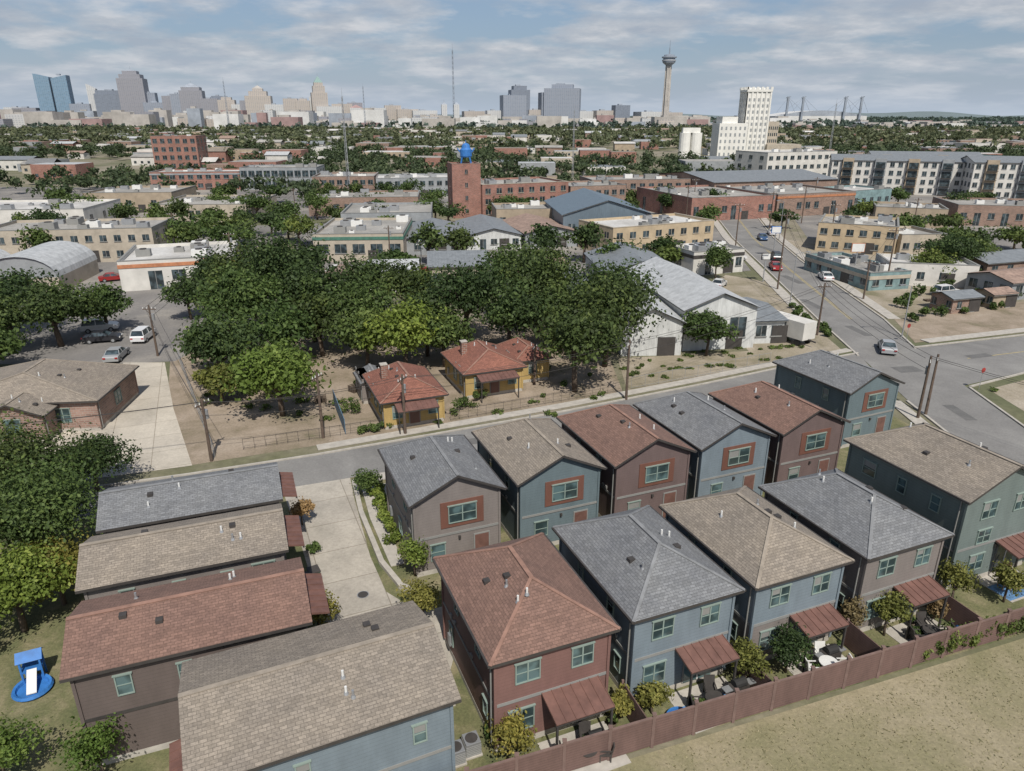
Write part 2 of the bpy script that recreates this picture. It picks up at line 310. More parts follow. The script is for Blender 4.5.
def house(name,cx,cy,rw,rd,rot,ez,rh,wall,roofm,capm,hf=0,hb=0,ridge='y',wins=(),panels=(),awn=(),doors=(),low=None,ov=.35,base=.0,belt=True):
    e=empty(name,(cx,cy,0),rot)
    w=rw-2*ov; d=rd-2*ov
    r2=0
    if ridge=='x': w_,d_=d,w; r2=90
    else: w_,d_=w,d
    b=MB(); lo=low or wall
    zt=ez-.12
    b.box(-w/2,w/2,-d/2,d/2,-.1,.35,KERB)
    b.box(-w/2+.01,w/2-.01,-d/2+.01,d/2-.01,.35,2.75,lo); b.box(-w/2,w/2,-d/2,d/2,2.75,zt,wall)
    sl=rh/((w_/2)+ov)
    gz=zt+ sl*(w_/2)
    for hh,sg in ((hf,-1),(hb,1)):
        if not hh:
            if ridge=='y':
                p=[(-w/2,sg*d/2,zt),(w/2,sg*d/2,zt),(0,sg*d/2,gz+.05)]
                if sg>0:p=p[::-1]
            else:
                p=[(-sg*w/2,d/2,zt),(-sg*w/2,-d/2,zt),(-sg*w/2,0,gz+.05)]
                if sg>0: pass
                else: p=p[::-1]
            b.face(p,wall)
    b.build('walls',e)
    rp=roof_part(w_,d_,ez,rh,hf,hb,roofm,capm,ov); rp.build('roof',e,rot=r2)
    b=MB()
    if belt:
        for f,(ln) in (('F',w),('B',w),('L',d),('R',d)): fbox(b,f,w,d,-ln/2-.03,ln/2+.03,2.68,2.84,-.01,.035,TRIM if wall!=W_DK else DKTRIM)
    for sx in (-1,1):
        for sy in (-1,1): b.box(sx*w/2-.07,sx*w/2+.07,sy*d/2-.07,sy*d/2+.07,.3,zt-.02,wall)
    b.tube((-w/2-.07,-d/2+.35,.2),(-w/2-.07,-d/2+.35,zt-.1),.045,.045,TRIM,6); b.tube((w/2+.07,-d/2+.35,.2),(w/2+.07,-d/2+.35,zt-.1),.045,.045,TRIM,6)
    if ridge=='y':
        for sx in (-1,1): b.beam((sx*(w/2+ov+.05),-d/2-ov,ez-.06),(sx*(w/2+ov+.05),d/2+ov,ez-.06),.1,.11,DKTRIM)
    for k in range(3):
        s=rnd.uniform(-d*.4,d*.4); fbox(b,'L',w,d,s-.12,s+.12,2.95,3.15,0,.08,TRIM)
    fbox(b,'L',w,d,-d*.36,-d*.36+.35,.9,1.6,0,.16,METAL); fbox(b,'F',w,d,.0,.14,2.3,2.5,0,.14,DKTRIM)
    b.build('trim',e)
    b=MB()
    for (f,s,z,pw,ph) in panels: fbox(b,f,w,d,s-pw/2,s+pw/2,z,z+ph,-.01,.05,PANEL)
    for wi in wins:
        f,s,z,ww,hh=wi[:5]; bs=.05 if len(wi)>5 and wi[5]=='p' else 0
        window(b,f,w,d,s,z,ww,hh,panes=2 if ww>1.1 else 1,base=bs)
    for (f,s,dw,dh) in doors:
        fbox(b,f,w,d,s-dw/2-.08,s+dw/2+.08,.3,dh+.38,-.01,.05,TRIM); fbox(b,f,w,d,s-dw/2,s+dw/2,.3,dh+.3,0,.07,GLASS if dw>1.2 else BRN)
        if dw>1.2: fbox(b,f,w,d,s-.04,s+.04,.3,dh+.3,.05,.09,WHITE)
    if b.v: b.build('windows',e)
    for (f,s,z,aw,al) in awn:
        b=MB(); o,t,n=FACES[f](w,d)
        P=lambda q,k,zz:(o[0]+t[0]*q+n[0]*k,o[1]+t[1]*q+n[1]*k,zz)
        z1=z-.42*al/2; 
        c=[P(s-aw/2,0,z),P(s+aw/2,0,z),P(s+aw/2,al,z1),P(s-aw/2,al,z1)]
        b.hexa([(x,y,zz-.07) for x,y,zz in c]+c,BRN)
        for k in range(int(aw/.45)+1):
            q=s-aw/2+.02+k*(aw-.04)/int(aw/.45); b.beam(P(q,0.01,z+.02),P(q,al,z1+.02),.03,.04,BRN)
        b.beam(P(s-aw/2,al-.05,z1-.1),P(s+aw/2,al-.05,z1-.1),.1,.12,DKTRIM)
        if z<3.2:
            for q in (s-aw/2+.1,s+aw/2-.1): b.beam(P(q,al-.1,0),P(q,al-.1,z1-.1),.1,.1,DKTRIM)
        b.build('awning',e)
    return e
capB=m_plain('cap_brown',(.25,.145,.11),.9); capG=m_plain('cap_grey',(.19,.195,.20),.9); capT=m_plain('cap_taupe',(.265,.228,.185),.9)
Aw=[('F',-1.3,3.7,1.25,1.15),('F',1.5,3.7,1.15,1.15),('F',-1.6,.9,1.3,1.3),('L',-1.5,3.9,.6,1.1),('L',1.8,3.9,.7,1.1),('L',2.8,1.1,.6,1.0),('L',-2.6,1.0,.6,1.3),('R',1,3.9,.7,1.1),('R',-2,3.9,.7,1.1),('B',0,3.7,1.4,1.2)]
house('townhouse',.4,30.0,6.5,8.8,22,5.5,1.75,W_MAR,SH_BR,capB,3.0,3.0,wins=Aw,awn=[('F',.9,2.75,3.0,1.7)],doors=[('F',1.1,1.7,2.0)])
house('townhouse',7.1,33.0,6.5,9.0,22,5.5,1.75,W_BLU,SH_GR,capG,3.0,3.0,wins=Aw,awn=[('F',1.0,2.75,2.9,1.5)],doors=[('F',1.1,1.7,2.0)])
house('townhouse',13.8,35.5,6.5,8.9,22,5.5,1.75,W_BLU,SH_TA,capT,3.0,3.0,wins=Aw,awn=[('F',1.0,2.75,2.8,1.5)],doors=[('F',1.1,1.7,2.0)],low=W_TAU)
house('townhouse',20.7,38.0,6.5,8.8,22,5.5,1.75,W_TAU,SH_GR,capG,3.0,3.0,wins=Aw,awn=[('F',1.0,2.75,2.8,1.5)],doors=[('F',1.1,1.7,2.0)])
house('townhouse',29.0,42.9,7.8,9.6,22,6.5,1.7,W_TEAL,SH_TA,capT,0,3.0,wins=[('F',-1.4,4.7,1.3,1.2),('F',1.5,4.7,1.2,1.2),('F',-1.3,2.9,1.2,1.0),('F',-1.4,.9,1.3,1.2),('L',2.5,4.6,.7,1.1),('L',0,4.6,.7,1.1),('L',-2.6,4.6,1.1,1.1)],awn=[('F',1.3,2.75,2.6,1.6)],doors=[('F',1.3,1.7,2.0)])
Bw=[('F',.3,3.55,1.9,1.25,'p'),('L',-1.5,3.8,.7,1.1),('L',1.8,3.8,.7,1.1),('R',0,3.8,.7,1.1),('F',-1.4,1,1.0,1.2),('L',0,1.0,.8,1.1)]
Bp=[('F',.3,3.25,2.9,1.85)]
house('townhouse',-5.0,43.5,6.4,8.8,22,5.5,1.55,W_TAU,SH_GR,capG,0,2.6,wins=Bw,panels=Bp,doors=[('F',1.6,.95,2.0)])
house('townhouse',1.7,46.4,6.5,9.1,22,5.5,1.55,W_TEAL2,SH_TA,capT,0,2.6,wins=Bw,panels=Bp,doors=[('F',1.6,.95,2.0)])
house('townhouse',8.4,49.1,6.6,9.3,22,5.5,1.55,W_MAU,SH_BR,capB,0,2.6,wins=Bw,panels=Bp,doors=[('F',1.6,.95,2.0)])
house('townhouse',15.0,51.8,6.7,9.4,22,5.5,1.55,W_BLU,SH_GR,capG,0,2.6,wins=Bw,panels=Bp,doors=[('F',1.6,.95,2.0)])
house('townhouse',21.8,54.3,6.6,9.2,22,5.5,1.55,W_MAU,SH_BR,capB,0,2.6,wins=Bw,panels=Bp,doors=[('F',1.6,.95,2.0)])
house('townhouse',30.4,62.9,6.6,9.4,24,5.5,1.5,W_TEAL2,SH_GR,capG,0,2.6,wins=Bw,panels=Bp,doors=[('F',1.6,.95,2.0)])
Cw=[('F',3.8,3.7,1.2,1.1),('F',1.9,3.7,.6,1.0),('F',-.5,3.7,.6,1.0),('F',-3,3.7,.7,1.1),('R',-1.2,3.7,1.0,1.2)]
for (x,y,w,d,rt,wl,rf,cp) in ((-20.2,39.9,10.4,5.5,21,W_TAU,SH_GR,capG),(-18.2,34.3,10.4,5.4,21,W_TAU,SH_TA,capT),(-15.4,28.4,10.5,5.7,21,W_DK,SH_BR,capB)):
    house('townhouse',x,y,w,d,rt,5.5,1.05,wl,rf,cp,ridge='x',wins=Cw,awn=[('R',-.2,5.35,3.4,1.25)])
house('townhouse',-8.3,23.9,10.5,7.0,24,5.5,1.2,W_BLU,SH_TA,capT,ridge='x',wins=[('F',-1.2,3.6,.6,1.0),('F',3.5,3.6,.6,1.0),('R',0,3.7,1.0,1.1),('B',0,3.7,1.2,1.1)],awn=[('L',0,2.9,4.0,1.3)])
def cottage(cx,cy,rot,w,d,wall,roofm,name='yellow_cottage'):
    e=house(name,cx,cy,w,d,rot,2.9,1.7,wall,roofm,capB,2.2,2.2,wins=[('F',-w*.25,1.0,1.0,1.3),('F',w*.28,1.0,1.0,1.3),('L',0,1.0,1.0,1.3),('L',2,1.0,.8,1.3)],doors=[('F',0,.95,2.0)],awn=[('F',0,2.75,w*.6,1.8)],ov=.4,belt=False)
    b=MB(); b.box(-w*.32,-w*.32+.6,.3,.9,3.5,5.0,m_brick('brick_chimney',(.22,.11,.08))); b.box(-w*.32-.06,-w*.32+.66,.24,.96,5.0,5.1,KERB); b.build('chimney',e)
cottage(-10.8,66.5,22,6.6,8.6,W_YEL,SH_RED)
cottage(-3.2,74.2,22,7.2,8.0,W_YEL,SH_RED)
house('yellow_cottage',1.2,77.6,4.6,6.5,22,2.7,1.2,W_YEL,SH_RED,capB,1.6,1.6,wins=[('F',0,1,1.0,1.3)],ov=.35,belt=False)
house('garden_shed',-14.6,70.5,3.5,4,22,2.3,.7,W_TAU,SH_GR,capG,0,0,ov=.2,belt=False)
BRK=m_brick('brick_tan',(.27,.17,.135))
house('brick_house',-46.5,65.5,15,10,6,3.2,2.0,BRK,SH_TA,capT,3,3,wins=[('F',4,1,1.4,1.4),('R',0,1,1.4,1.4)],doors=[('F',1,1,2.0)],ov=.4,belt=False)
house('brick_house',-45.2,60.8,6,5,6,2.8,1.2,BRK,SH_TA,capT,0,2,wins=[('F',0,1,1.4,1.4)],ov=.4,belt=False)
# ------------------------------------------------------------------ commercial blocks
ROOFW=m_ground('roof_membrane_white',[(.3,(.30,.295,.28)),(.45,(.42,.41,.39)),(.6,(.52,.515,.50)),(.75,(.60,.60,.58))],.08,1.5,.16)
ROOFG=m_ground('roof_gravel_grey',[(.3,(.18,.175,.16)),(.5,(.28,.27,.25)),(.7,(.38,.365,.335))],.08,2,.18)
MROOF=m_lines('standing_seam_metal',(.44,.45,.45),.5,'X',.5,.1,.75,.28); MROOFD=m_lines('standing_seam_dark',(.20,.215,.225),.5,'X',.5,.1,.75,.25); MROOFB=m_lines('standing_seam_blue',(.13,.17,.205),.5,'X',.5,.1,.75)
RUST=m_lines('rusty_tin_roof',(.27,.19,.15),.5,'X',.7,0,.7,.45)
def block(name,L,R,depth,h,wall,roof=ROOFG,floors=1,cols=5,ww=1.4,wh=1.4,gable=0,hvac=3,par=.5,glass=DARKG,band=None,sidecols=3,frame=None,door=True,ridge='x'):
    dx,dy=R[0]-L[0],R[1]-L[1]; w=math.hypot(dx,dy); rot=math.degrees(math.atan2(dy,dx))
    b=MB(); fr=frame or TRIM
    cx,cy=(L[0]+R[0])/2-dy/w*depth/2,(L[1]+R[1])/2+dx/w*depth/2
    d=depth
    if not gable:
        b.box(-w/2,w/2,-d/2,d/2,-.1,h-.02,wall)
        b.face([(-w/2+.3,-d/2+.3,h-.01),(w/2-.3,-d/2+.3,h-.01),(w/2-.3,d/2-.3,h-.01),(-w/2+.3,d/2-.3,h-.01)],roof)
        cp=fr
        b.box(-w/2,w/2,-d/2,-d/2+.3,h-.02,h+par,wall); b.box(-w/2,w/2,d/2-.3,d/2,h-.02,h+par,wall)
        b.box(-w/2,-w/2+.3,-d/2+.3,d/2-.3,h-.02,h+par,wall); b.box(w/2-.3,w/2,-d/2+.3,d/2-.3,h-.02,h+par,wall)
        b.box(-w/2-.06,w/2+.06,-d/2-.06,-d/2+.34,h+par,h+par+.1,cp); b.box(-w/2-.06,-w/2+.34,-d/2+.34,d/2+.06,h+par,h+par+.1,cp); b.box(w/2-.34,w/2+.06,-d/2+.34,d/2+.06,h+par,h+par+.1,cp)
        for k in range(int(hvac*1.6)):
            x=rnd.uniform(-w*.42,w*.42);y=rnd.uniform(-d*.38,d*.38);s=rnd.uniform(.4,1.2)*(1+h/30)
            b.box(x-s,x+s,y-s*.7,y+s*.7,h,h+s,rnd.choice((METAL,WHITE,TRIM))); b.tube((x,y,h+s),(x,y,h+s+.15),s*.5,s*.5,DKTRIM,10)
    else:
        b.box(-w/2,w/2,-d/2,d/2,-.1,h,wall)
        if ridge=='x':
            o=.4
            for sg in (-1,1):
                q=[(-w/2-o,sg*(d/2+o),h-.05),(w/2+o,sg*(d/2+o),h-.05),(w/2+o,0,h+gable),(-w/2-o,0,h+gable)]
                if sg>0:q=q[::-1]
                b.face(q,roof)
                q=[(x,y,z-.15) for x,y,z in q]; b.face(q[::-1],fr)
                b.face([(sg*w/2,-sg*d/2,h),(sg*w/2,sg*d/2,h),(sg*w/2,0,h+gable-.17)],wall)
        else:
            o=.4
            for sg in (-1,1):
                q=[(sg*(w/2+o),d/2+o,h-.05),(sg*(w/2+o),-d/2-o,h-.05),(0,-d/2-o,h+gable),(0,d/2+o,h+gable)]
                if sg>0:q=q[::-1]
                b.face(q,roof)
                q=[(x,y,z-.15) for x,y,z in q]; b.face(q[::-1],fr)
                b.face([(sg*w/2,sg*d/2,h),(-sg*w/2,sg*d/2,h),(0,sg*d/2,h+gable-.17)],wall)
    fh=h/floors
    for fl in range(floors):
        z=fl*fh+fh*.5-wh/2+.15
        for face,ln,nc in (('F',w,cols),('L',d,sidecols),('R',d,sidecols)):
            for k in range(nc):
                if floors==1 and rnd.random()<.18: continue
                s=-ln/2+ln*(k+.5)/nc
                if ww>ln/nc*.95: continue
                z0=z if not(floors==1 and rnd.random()<.2) else .1
                fbox(b,face,w,d,s-ww/2,s+ww/2,z0,z+wh,.0,.05,glass)
                fbox(b,face,w,d,s-ww/2-.1,s+ww/2+.1,z0-.15,z0,.0,.14,fr)
                fbox(b,face,w,d,s-.04,s+.04,z0,z+wh,.05,.08,fr)
    if band:
        for face,ln in (('F',w),('L',d),('R',d)): fbox(b,face,w,d,-ln/2-.04,ln/2+.04,h-.7,h-.1,0,.1,band)
    if door: fbox(b,'F',w,d,w*.1,w*.1+2.2,0,2.4,.0,.09,DKTRIM)
    return b.build(name,None,(cx,cy,0),rot)
WM=m_lines('metal_siding_white',(.50,.51,.50),.3,'X',.6,0,.8,.25); STUC=m_plain('stucco_beige',(.38,.335,.27),.9,var=.2,scale=.5); STW=m_plain('stucco_white',(.53,.515,.48),.9,var=.16,scale=.4)
STY=m_plain('stucco_yellow',(.42,.335,.225),.9,var=.18,scale=.5); RB=m_brick('red_brick',(.25,.10,.072)); RB2=m_brick('brown_brick',(.22,.135,.10)); ORG=m_plain('orange_paint',(.40,.17,.085),.8); GRN=m_plain('green_paint',(.06,.16,.12),.8); BLUEP=m_plain('blue_paint',(.03,.15,.42),.6)
GRP=m_plain('grey_panel',(.25,.265,.275),.7,var=.18,scale=.5); TURQ=m_plain('turquoise_paint',(.17,.25,.255),.7,var=.35,scale=.8); TANP=m_plain('tan_panel',(.32,.26,.19),.8,var=.2,scale=.5)
block('white_warehouse',(13.5,84),(21.0,84.3),22,4.3,WM,MROOF,1,2,1.4,1.8,gable=1.8,ridge='y')
block('white_warehouse',(21.6,86),(31.0,87.5),24,5.4,WM,MROOF,1,2,2.2,2.6,gable=2.0,ridge='y')
block('lean_to_shed',(31.4,89),(35.5,89.5),12,3.2,WM,MROOFD,1,2,1.4,1.4,gable=.7,ridge='x')
block('metal_warehouse',(15,112),(27,113),18,4.5,WM,MROOFD,1,4,1.4,1.4,gable=2.0,ridge='y')
block('metal_workshop',(-2,112),(9,113),14,4.0,GRP,RUST,1,4,1.4,1.4,gable=1.6,ridge='x')
block('metal_workshop',(8,97),(12.8,98),12,5,STUC,MROOFD,1,2,1.0,1.2,gable=1.6,ridge='y')
block('corner_shop',(33.5,131),(44,135),9,3.9,STW,ROOFW,1,5,1.3,1.6,hvac=4,band=DKTRIM)
block('yellow_brick_store',(21,149.5),(45,161),14,5.6,STY,ROOFW,2,8,1.5,1.3,hvac=6,frame=STUC)
block('dark_steel_warehouse',(12,170),(33,172),30,6.2,MROOFB,MROOFB,1,5,1.6,1.6,gable=3.2,ridge='y',frame=WHITE)
block('tan_office',(67,158),(81,151),16,5.6,STY,ROOFG,2,6,1.4,1.2,hvac=6)
block('tan_office_annex',(82,151),(92,152),12,4.0,STUC,ROOFG,1,4,1.4,1.2,hvac=3)
block('mural_shop',(56.5,137),(60.5,119),8,2.6,TURQ,ROOFG,1,6,1.2,1.2,hvac=5,band=STUC)
block('service_station_canopy',(66,124),(80,121),9,3.4,STW,ROOFW,1,4,1.2,1.2,hvac=1)
block('orange_warehouse',(50,203),(76,211),34,6.0,RB,ROOFG,1,9,1.6,1.8,hvac=7)
block('orange_warehouse',(77,212),(104,222),34,6.0,RB2,ROOFG,1,9,1.6,1.8,hvac=7,band=ORG)
block('blue_storefront',(106,228),(122,236),14,5.5,TURQ,ROOFW,1,5,1.6,1.6,hvac=3)
block('grey_warehouse',(66,240),(112,254),40,7.5,RB2,MROOFD,1,10,1.6,1.6,gable=2)
def apartment(L,R,h,name='apartment_block'):
    o=block(name,L,R,17,h,STW,MROOFD,4,16,1.5,1.6,gable=1.8,frame=GRP,door=False,sidecols=5)
    dx,dy=R[0]-L[0],R[1]-L[1];w=math.hypot(dx,dy)
    b=MB()
    n=int(w/9)
    for k in range(n):
        s=-w/2+w*(k+.5)/n
        b.box(s-1.9,s+1.9,-8.5-1.3,-8.5,0,h+.8,GRP if k%2 else TANP)
        for fl in range(4):
            z=fl*h/4
            b.box(s-1.7,s+1.7,-8.5-2.3,-8.5-1.3,z+.2,z+.35,DKTRIM); b.box(s-1.6,s+1.6,-9.83,-9.8,z+.4,z+2.5,DARKG)
            b.box(s-1.7,s+1.7,-10.8,-10.75,z+1.1,z+1.2,DKTRIM)
    q=b.build('balconies',o)
apartment((123,286),(165,271),12); apartment((168,272),(178,262),12,'apartment_block'); apartment((163,262),(205,252),12.5); apartment((150,310),(190,300),12)
block('brick_brewery',(-8.5,211),(17,222),20,8.8,RB,ROOFG,3,8,1.6,1.5,hvac=7,frame=STUC)
block('brick_brewery_annex',(18,226),(36,232),18,7,RB2,ROOFG,2,7,1.6,1.5,hvac=6)
block('brick_tower',(-17,210),(-9,212),8.5,14.6,RB,ROOFG,4,1,.8,1.2,hvac=0,sidecols=1,frame=RB2,door=False)
b=MB()
for sx in (-1,1):
    for sy in (-1,1): b.beam((sx*1.4,sy*1.4,0),(sx*1.1,sy*1.1,1.6),.25,.25,BLUEP)
b.lathe([(0,1.6),(1.5,1.6),(1.7,1.9),(1.7,3.7),(1.3,4.1),(1.1,4.9),(.6,5.4),(0,5.5)],BLUEP,16); b.tube((0,0,5.4),(0,0,6.3),.12,.05,BLUEP)
b.tube((-1.7,0,3.0),(-2.5,0,4.1),.2,.15,BLUEP); b.tube((1.7,0,3.0),(2.5,0,4.1),.2,.15,BLUEP)
b.build('rooftop_water_tank',None,(-13.3,216,15))
block('long_low_warehouse',(-101,203),(-73,204),26,4.2,STUC,ROOFG,1,16,1.3,1.6,hvac=6)
block('brick_office',(-143,292),(-109,296),16,6.5,RB,ROOFW,2,10,2,1.5,hvac=5,band=GRP)
block('glass_office',(-108,294),(-78,296),18,8.0,GRP,ROOFG,2,10,2.4,2.4,hvac=5)
block('brick_mill_building',(-193,402),(-170,405),20,17,RB,ROOFG,4,6,2.2,2.2,hvac=3)
block('beige_motel',(-105,141),(-73,146),16,6.2,STUC,ROOFG,2,12,1.3,1.2,hvac=9)
block('ice_store',(-66,118.5),(-48.5,124),17,4.6,STW,ROOFW,1,5,2.2,1.6,hvac=6,band=ORG)
block('green_trim_store',(-40,144),(-22,145),24,5.2,STUC,ROOFG,1,5,2.4,1.8,hvac=6,band=GRN)
block('metal_roof_depot',(-24,152),(-11,153),24,3.2,GRP,MROOFD,1,5,1.4,1.2,gable=1.4,ridge='y')
block('metal_roof_depot',(-10,158),(2,160),24,3.2,WM,MROOFD,1,5,1.4,1.2,gable=1.5,ridge='y')
block('metal_roof_depot',(3,160),(15,163),22,3.4,GRP,RUST,1,5,1.4,1.2,gable=1.5,ridge='y')
block('brick_loft_building',(-72,266),(-50,268),20,6.8,RB2,ROOFG,2,8,1.8,1.6,hvac=7)
block('white_loft_building',(-49,266),(-22,270),20,6.2,GRP,ROOFW,2,9,1.8,1.6,hvac=7)
block('brick_warehouse',(27,249),(62,254),18,7,RB2,ROOFG,2,11,1.8,1.6,hvac=7)
block('white_depot',(113,330),(150,345),22,12,STW,ROOFW,3,10,2.2,1.6,hvac=4)
block('green_roof_store',(175,345),(240,350),30,9,STW,GRN,1,12,2.2,1.6,hvac=2)
block('grey_store',(-42,178),(-20,180),22,5,GRP,ROOFG,1,7,1.6,1.6,hvac=6)
block('tan_warehouse',(-60,215),(-28,218),20,4.8,RB2,ROOFG,1,10,1.6,1.6,hvac=6)
block('white_warehouse',(-150,186),(-112,190),24,4.6,STW,ROOFW,1,10,1.6,1.6,hvac=6)
block('grey_store',(-130,222),(-104,224),22,5.5,TANP,ROOFG,1,7,1.6,1.6,hvac=5)
block('metal_warehouse',(-14,120),(-4,121),14,4,STUC,MROOFD,1,4,1.4,1.4,gable=1.4,ridge='x')
block('white_store',(-24,118),(-16,119),10,3.4,STW,MROOF,1,3,1.4,1.4,gable=1.2,ridge='x')
block('small_white_house',(-30,112),(-25,113),8,3,WM,RUST,1,3,.9,1.1,gable=1.4,ridge='y')
block('tan_warehouse',(-4,186),(22,189),14,5,TANP,ROOFG,1,8,1.6,1.6,hvac=6)
block('brick_warehouse',(120,196),(150,190),20,5,RB2,ROOFG,1,9,1.6,1.6,hvac=6)
block('tan_store',(98,196),(114,190),14,4.5,TANP,ROOFG,1,6,1.6,1.6,hvac=5)
block('plant_nursery_shed',(80,112),(96,118),8,3,GRP,RUST,1,5,1.4,1.4,gable=1,ridge='x')
block('plant_nursery_shed',(86,128),(104,134),9,3,RB2,MROOFD,1,5,1.4,1.4,gable=1,ridge='x')
block('white_canopy_shed',(98,122),(118,128),10,3.2,STW,ROOFW,1,5,1.4,1.4)
block('garden_shed',(66,104),(71,105.5),4,2.4,RB2,MROOFD,1,2,.8,1.0,gable=.6,ridge='x')
block('garden_shed',(74,107),(78,108.2),3.5,2.3,TANP,RUST,1,2,.8,1.0,gable=.6,ridge='x')
def arched(cx,cy,w,d,h,rot,name='arched_shed'):
    b=MB(); n=12; wall=2.6
    b.box(-w/2,w/2,-d/2,d/2,0,wall,STUC)
    pr=[(-w/2*math.cos(math.pi*k/n),wall+(h-wall)*math.sin(math.pi*k/n)) for k in range(n+1)]
    for k in range(n):
        (x0,z0),(x1,z1)=pr[k],pr[k+1]
        b.face([(x0,-d/2-.3,z0),(x1,-d/2-.3,z1),(x1,d/2+.3,z1),(x0,d/2+.3,z0)][::1],MROOF)
    b.face([(x,-d/2+.01,z) for x,z in pr][::-1],GRP); b.face([(x,d/2,z) for x,z in pr],GRP)
    b.box(-1.6,1.6,-d/2-.06,-d/2+.02,0,3,DKTRIM)
    b.build(name,None,(cx,cy,0),rot)
arched(-83,125,12,16,6.2,8); arched(-95,121,11,16,6,8)
b=MB(); b.box(-4,4,-3,3,2.6,2.9,m_plain('red_roof',(.36,.06,.045),.7))
for x in (-3.6,3.6):
    for y in (-2.6,2.6): b.beam((x,y,0),(x,y,2.6),.15,.15,METAL)
b.build('red_canopy',None,(-81,109,0),10)
# ------------------------------------------------------------------ mill complex
MW=m_plain('mill_white',(.66,.65,.61),.9,var=.1,scale=.2)
def mill():
    e=empty('flour_mill',(160,497,0))
    b=MB(); h=45
    b.box(-7.5,7.5,0,15,0,h-3,MW)
    for k in range(6):
        x=-7.5+15*k/5; b.box(x-.5,x+.5,-.5,0,0,h-3,MW)
    for k in range(5):
        y=15*k/4; b.box(-8,-7.5,y-.5,y+.5,0,h-3,MW)
    b.box(-8.2,8.2,-.7,15.7,h-3,h-1.6,MW)
    for k in range(6):
        x=-7.6+15.2*k/5; b.box(x-.8,x+.8,-.7,0,h-1.6,h,MW); b.box(x-.8,x+.8,15,15.7,h-1.6,h,MW)
        y=15*k/5; b.box(-8.2,-7.5,y-.7,y+.7,h-1.6,h,MW)
    for r in range(10):
        for k in range(5):
            x=-6+3*k; b.box(x-.55,x+.55,-.08,0,3+r*3.7,4.9+r*3.7,GRP)
        for k in range(4):
            y=1.9+3.75*k; b.box(-7.58,-7.5,y-.6,y+.6,3+r*3.7,4.9+r*3.7,GRP)
    b.build('tower',e)
    b=MB(); b.box(-26,-7.6,-8,10,0,23,MW); b.box(-24,-14,-6,8,23,27,MW); b.box(7.6,15,0,14,0,24,STUC); b.box(7.6,30,-4,10,0,10,STUC)
    for r in range(5):
        for k in range(6): b.box(-25+3*k,-23.9+3*k,-8.08,-8,3+r*4,5+r*4,GRP)
        for k in range(5): b.box(8.6+1*k*1.3,9.3+k*1.3,-.08,0,3+r*4,5+r*4,DARKG)
    for k in range(2): b.tube((-50+k*7.2,-18,0),(-50+k*7.2,-18,17.5),3.5,3.5,MW,14)
    b.box(-52,-41,-20,-16,17.5,20.5,MW)
    b.build('annexes',e)
mill()
# ------------------------------------------------------------------ skyline
def hz(c,k=.36):  # paints aerial haze into a base colour by mixing in pale blue-grey
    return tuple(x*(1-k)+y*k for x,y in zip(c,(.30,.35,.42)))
def tower_mat(name,c,glass,fl=4,cw=5,vert=.5):
    if name in MC: return MC[name]
    m,nt,b=newmat(name); tc=N(nt,'ShaderNodeTexCoord')
    br=N(nt,'ShaderNodeTexBrick'); br.offset=0.0; br.inputs['Scale'].default_value=1; br.inputs['Brick Width'].default_value=cw; br.inputs['Row Height'].default_value=fl; br.inputs['Mortar Size'].default_value=vert
    br.inputs['Color1'].default_value=c4(glass); br.inputs['Color2'].default_value=c4(sc(glass,1.3)); br.inputs['Mortar'].default_value=c4(c)
    nt.links.new(tc.outputs['UV'],br.inputs['Vector']); nt.links.new(br.outputs[0],b.inputs['Base Color']); b.inputs['Roughness'].default_value=.5
    MC[name]=m; return m
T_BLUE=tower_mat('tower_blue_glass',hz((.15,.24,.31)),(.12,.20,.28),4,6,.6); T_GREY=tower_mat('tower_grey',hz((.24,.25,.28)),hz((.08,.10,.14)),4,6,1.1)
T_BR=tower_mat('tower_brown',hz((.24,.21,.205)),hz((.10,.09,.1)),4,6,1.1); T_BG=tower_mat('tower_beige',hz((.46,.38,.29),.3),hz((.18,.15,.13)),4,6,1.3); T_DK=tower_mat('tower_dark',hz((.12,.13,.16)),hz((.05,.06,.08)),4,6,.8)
T_WH=tower_mat('tower_white',hz((.56,.55,.52),.25),hz((.24,.24,.24)),4,6,1.4); F_GRN=m_plain('copper_green',hz((.12,.25,.18)),.7); F_GRY=m_plain('hazy_grey',hz((.25,.27,.3)),.7,scale=.05); F_TAN=m_plain('hazy_tan',hz((.40,.34,.26)),.8,scale=.05); F_RED=m_plain('hazy_red_roof',hz((.28,.13,.09),.3),.8,scale=.05); F_STEEL=m_plain('hazy_steel',hz((.17,.19,.22)),.6,scale=.05); F_WHT=m_plain('hazy_white',hz((.60,.59,.56),.2),.8,scale=.05,var=.15)  # skyline colours have distance haze mixed in, no real atmosphere
def tw(name,cx,w,h,mat,steps=(),D=2500,d=None,slant=0,pyr=0,pm=F_GRN,rot=None):
    b=MB(); d=d or w*.8; X=w/2;Y=d/2
    if slant: b.hexa([(-X,-Y,0),(X,-Y,0),(X,Y,0),(-X,Y,0),(-X,-Y,h-slant),(X,-Y,h),(X,Y,h),(-X,Y,h-slant)],mat)
    else: b.box(-X,X,-Y,Y,0,h,mat)
    z=h
    for (f,dh) in steps:
        b.box(-X*f,X*f,-Y*f,Y*f,z,z+dh,mat); z+=dh; last=f
    if pyr:
        f=steps[-1][0] if steps else 1
        for q in ((-1,-1,1,-1),(1,-1,1,1),(1,1,-1,1),(-1,1,-1,-1)):
            b.face([(q[0]*X*f,q[1]*Y*f,z),(q[2]*X*f,q[3]*Y*f,z),(0,0,z+pyr)],pm)
        b.tube((0,0,z+pyr-1),(0,0,z+pyr+8),.6,.3,F_GRY,6)
    else: b.box(-X*.4,X*.1,-Y*.3,Y*.3,z,z+4,F_GRY)
    return b.build(name,None,(cx,D,0),rot if rot is not None else 12)
